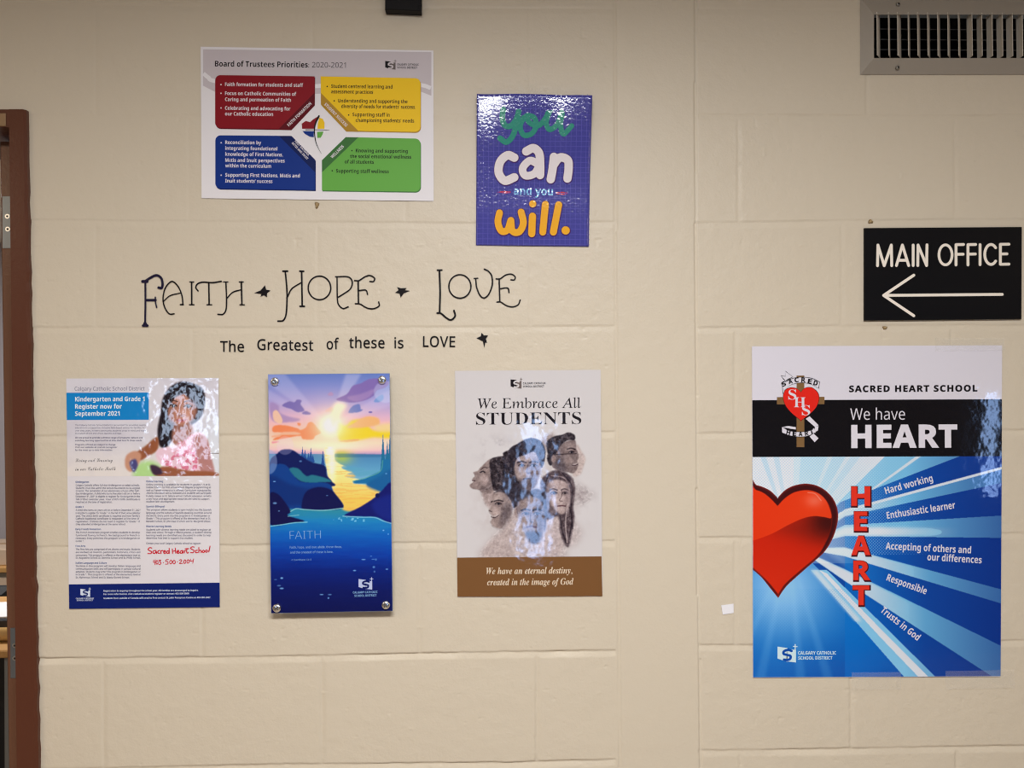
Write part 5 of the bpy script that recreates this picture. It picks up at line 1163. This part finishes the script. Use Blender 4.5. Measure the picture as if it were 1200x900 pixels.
# ---------------------------------------------------------------- air grille
def grille():
    v = frame(1005, 0, 6.154)
    paint = mat('grille_grey_paint', raw=(.36, .315, .26), rough=.5, spec=.25)
    x0, x1, y0, y1 = 1008.0, 1362.0, -2.8, 87.4
    ix0, ix1, iy0, iy1 = 1024.2, 1346.0, 17.2, 68.0
    t = empty('air_grille', tuple(W((x0+x1)/2, y1, 0)), 'grey metal air grille with upright vanes at the top right', 'grille')
    f = Solid()
    # four mitred frame bars with a raised inner lip
    def bar(o0, o1, i1, i0):
        vs = []
        for (q, dd) in ((o0, .0015), (o1, .0015), (i1, .011), (i0, .011)): vs.append(W(*q, dd))
        vs += [W(*i1, -.02)+np.array((0, 0, 0)), W(*i0, -.02)]
        vs += [W(*o1, -.001), W(*o0, -.001)]
        f.add(vs, [(0, 3, 2, 1), (3, 5, 4, 2), (0, 1, 6, 7)])
    TL, TR, BR, BL = (x0, y0), (x1, y0), (x1, y1), (x0, y1); tl, tr, br_, bl = (ix0, iy0), (ix1, iy0), (ix1, iy1), (ix0, iy1)
    bar(TL, TR, tr, tl); bar(TR, BR, br_, tr); bar(BR, BL, bl, br_); bar(BL, TL, tl, bl)
    f.build('frame', paint, t)
    vane_paint_lit = mat('vane_paint_lit', raw=(.66, .60, .51), rough=.5, spec=.25)  # lighter than the frame, standing in for light the lip keeps off
    vanes = [(150, 24, 1), (228, 11, 1), (300, 28, 1), (371, 14, 1), (441, 20, 1), (513, 18, 1), (586, 20, 1), (658, 17, 1), (733, 13, 1), (808, 46, -1), (880, 44, -1), (952, 50, -1), (1025, 52, -1), (1096, 54, -1), (1168, 54, -1)] + [(1240+72*k, 54, -1) for k in range(12)]
    zt, zb = W(1100, iy0, .0)[2]-.0005, W(1100, iy1, .0)[2]+.0005
    for vx, w, sg in vanes:
        w = w*.82
        pf, pb = (vx-w/2, vx+w/2) if sg > 0 else (vx+w/2, vx-w/2)
        A_, B_ = W(v(pf, 0)[0], 42, .0105), W(v(pb, 0)[0], 42, -.008)
        s = Solid(); th = .0006; n = 5; vs = []; fs = []
        # slightly cupped blade from its front edge to its back edge
        for z in (zb, zt):
            for side in (-1, 1):
                for k in range(n):
                    u = k/(n-1); q = A_+(B_-A_)*u
                    vs.append((q[0]+.0007*math.sin(math.pi*u)+side*th, q[1], z))
        m_ = 2*n
        for k in range(n-1):
            fs += [(k, k+1, m_+k+1, m_+k), (n+k+1, n+k, m_+n+k, m_+n+k+1)]
        fs += [(0, m_, m_+n, n), (n-1, 2*n-1, m_+2*n-1, m_+n-1), tuple(range(m_, m_+n))+tuple(range(m_+2*n-1, m_+n-1, -1)), tuple(range(n-1, -1, -1))+tuple(range(n, 2*n))]
        s.add(vs, fs).build('vane', vane_paint_lit, t)
    dark = mat('duct_black', raw=(.006, .006, .006), rough=.8)
    xa, xb = W(ix0, 40, 0)[0]-.004, W(ix1, 40, 0)[0]+.004
    b = Solid(); ya, yb = .018, .20
    b.add([(xa, ya, zb-.002), (xb, ya, zb-.002), (xb, ya, zt+.002), (xa, ya, zt+.002), (xa, yb, zb-.002), (xb, yb, zb-.002), (xb, yb, zt+.002), (xa, yb, zt+.002)],
          [(4, 5, 6, 7), (0, 1, 5, 4), (3, 7, 6, 2), (0, 4, 7, 3), (1, 2, 6, 5)])
    b.build('duct', dark, t)
    for vy in (210, 285, 358):
        z = W(1100, vy/6.154, -.015)[2]
        Solid().box((xa, .016, z-.0009), (xb, .0178, z+.0009)).build('rear_bar', mat('rear_bar_grey', raw=(.05, .05, .05), rough=.6), t)
    for sx, sy in ((293, 30), (289, 488), (293+1500, 30), (289+1500, 488)):
        c = W(*v(sx, sy), .0072)
        s = Solid().lathe_y(c, [(.0026, -.0022), (.0038, -.0010), (.0042, .001)], 16).build('screw', mat('grille_screw', raw=(.30, .28, .25), rough=.35, metal=.6), t, True)
        Solid().box((c[0]-.0006, c[1]-.0026, c[2]-.002), (c[0]+.0006, c[1]-.0021, c[2]+.002)).box((c[0]-.002, c[1]-.0026, c[2]-.0006), (c[0]+.002, c[1]-.0021, c[2]+.0006)).build('cross_slot', dark, s)
grille()

# ---------------------------------------------------------------- small things on the wall
def small_things():
    blk = mat('black_plastic', raw=(.008, .007, .008), rough=.5, spec=.15)
    t = empty('wall_bracket', tuple(W(473, 12.4, 0)), 'black bracket cut off by the top edge above the coloured panels', 'bracket')
    q = [W(x, y, .02) for x, y in ((494, -45), (451.4, -45), (451.2, 11.2), (493.6, 12.8))]
    Solid().prism([(p[0], p[2]) for p in q], -.02, -.0005, .0012).build('body', blk, t)
    q = [W(x, y, .0235) for x, y in ((493.8, 5.0), (490.5, 5.0), (490.5, 12.6), (493.8, 12.7))]
    Solid().prism([(p[0], p[2]) for p in q], -.0235, -.02, .0006).build('clip', blk, t)
    # scrap of white tape by the heart poster
    o = sheet('tape_scrap', [(845.2, 709.4), (859.6, 707.6), (859.8, 718.4), (847.0, 720.2)], mat('white_tape', (214, 212, 216), .6), None, .0016, .0009)
    tag(o, 'scrap of white tape stuck to the blocks beside the large blue poster', 'tape')
    # clear tape at the corners of the heart poster
    clear = mat('clear_tape', raw=(.85, .84, .80), rough=.12, kind='crinkled', alpha=.05)
    for quad, lab in (([(998, 788), (1056, 787.6), (1056, 808), (998, 808.4)], 'clear tape strip under the middle of the large blue poster'), ([(1108, 786.5), (1189, 785), (1189.5, 806), (1108, 807.6)], 'clear tape strip at the lower right corner of the large blue poster'),
                      ([(1096, 396.5), (1177, 396), (1177, 411), (1096, 411.5)], 'clear tape strip at the upper right corner of the large blue poster')):
        o = sheet('tape_strip', quad, clear, None, .0048, .00008); tag(o, lab, 'tape')
    putty = mat('old_putty', (150, 128, 92), .8)
    R = random.Random(5)
    for cx, cy, rx, ry, lab in ((371.3, 240.2, 2.6, 4.2, 'dab of tan putty under the coloured panels poster'), (1020.5, 259.6, 3.0, 2.6, 'dab of brown putty above the black sign'), (1037.2, 384.0, 2.8, 2.2, 'dab of brown putty below the black sign')):
        c = W(cx, cy, .001); n = 14; vs = []; fs = []
        for r, h in ((0.05, .0032), (.55, .0026), (1.0, -.0012)):
            for k in range(n):
                a = 2*math.pi*k/n; j = 1+.22*math.sin(3*a+cx)+.1*math.sin(5*a)
                vs.append((c[0]+rx/620*r*j*math.cos(a), c[1]-h, c[2]+ry/620*r*j*math.sin(a)))
        for b in range(2):
            for k in range(n): fs.append((b*n+k, (b+1)*n+k, (b+1)*n+(k+1) % n, b*n+(k+1) % n))
        fs.append(tuple(range(n))); fs.append(tuple(2*n+k for k in reversed(range(n))))
        o = Solid().add(vs, fs).build('putty_dab', putty, None, True); tag(o, lab, 'putty')
small_things()

bpy.data.scenes.remove(_ts)
bpy.data.objects.remove(_to); bpy.data.curves.remove(_cu)
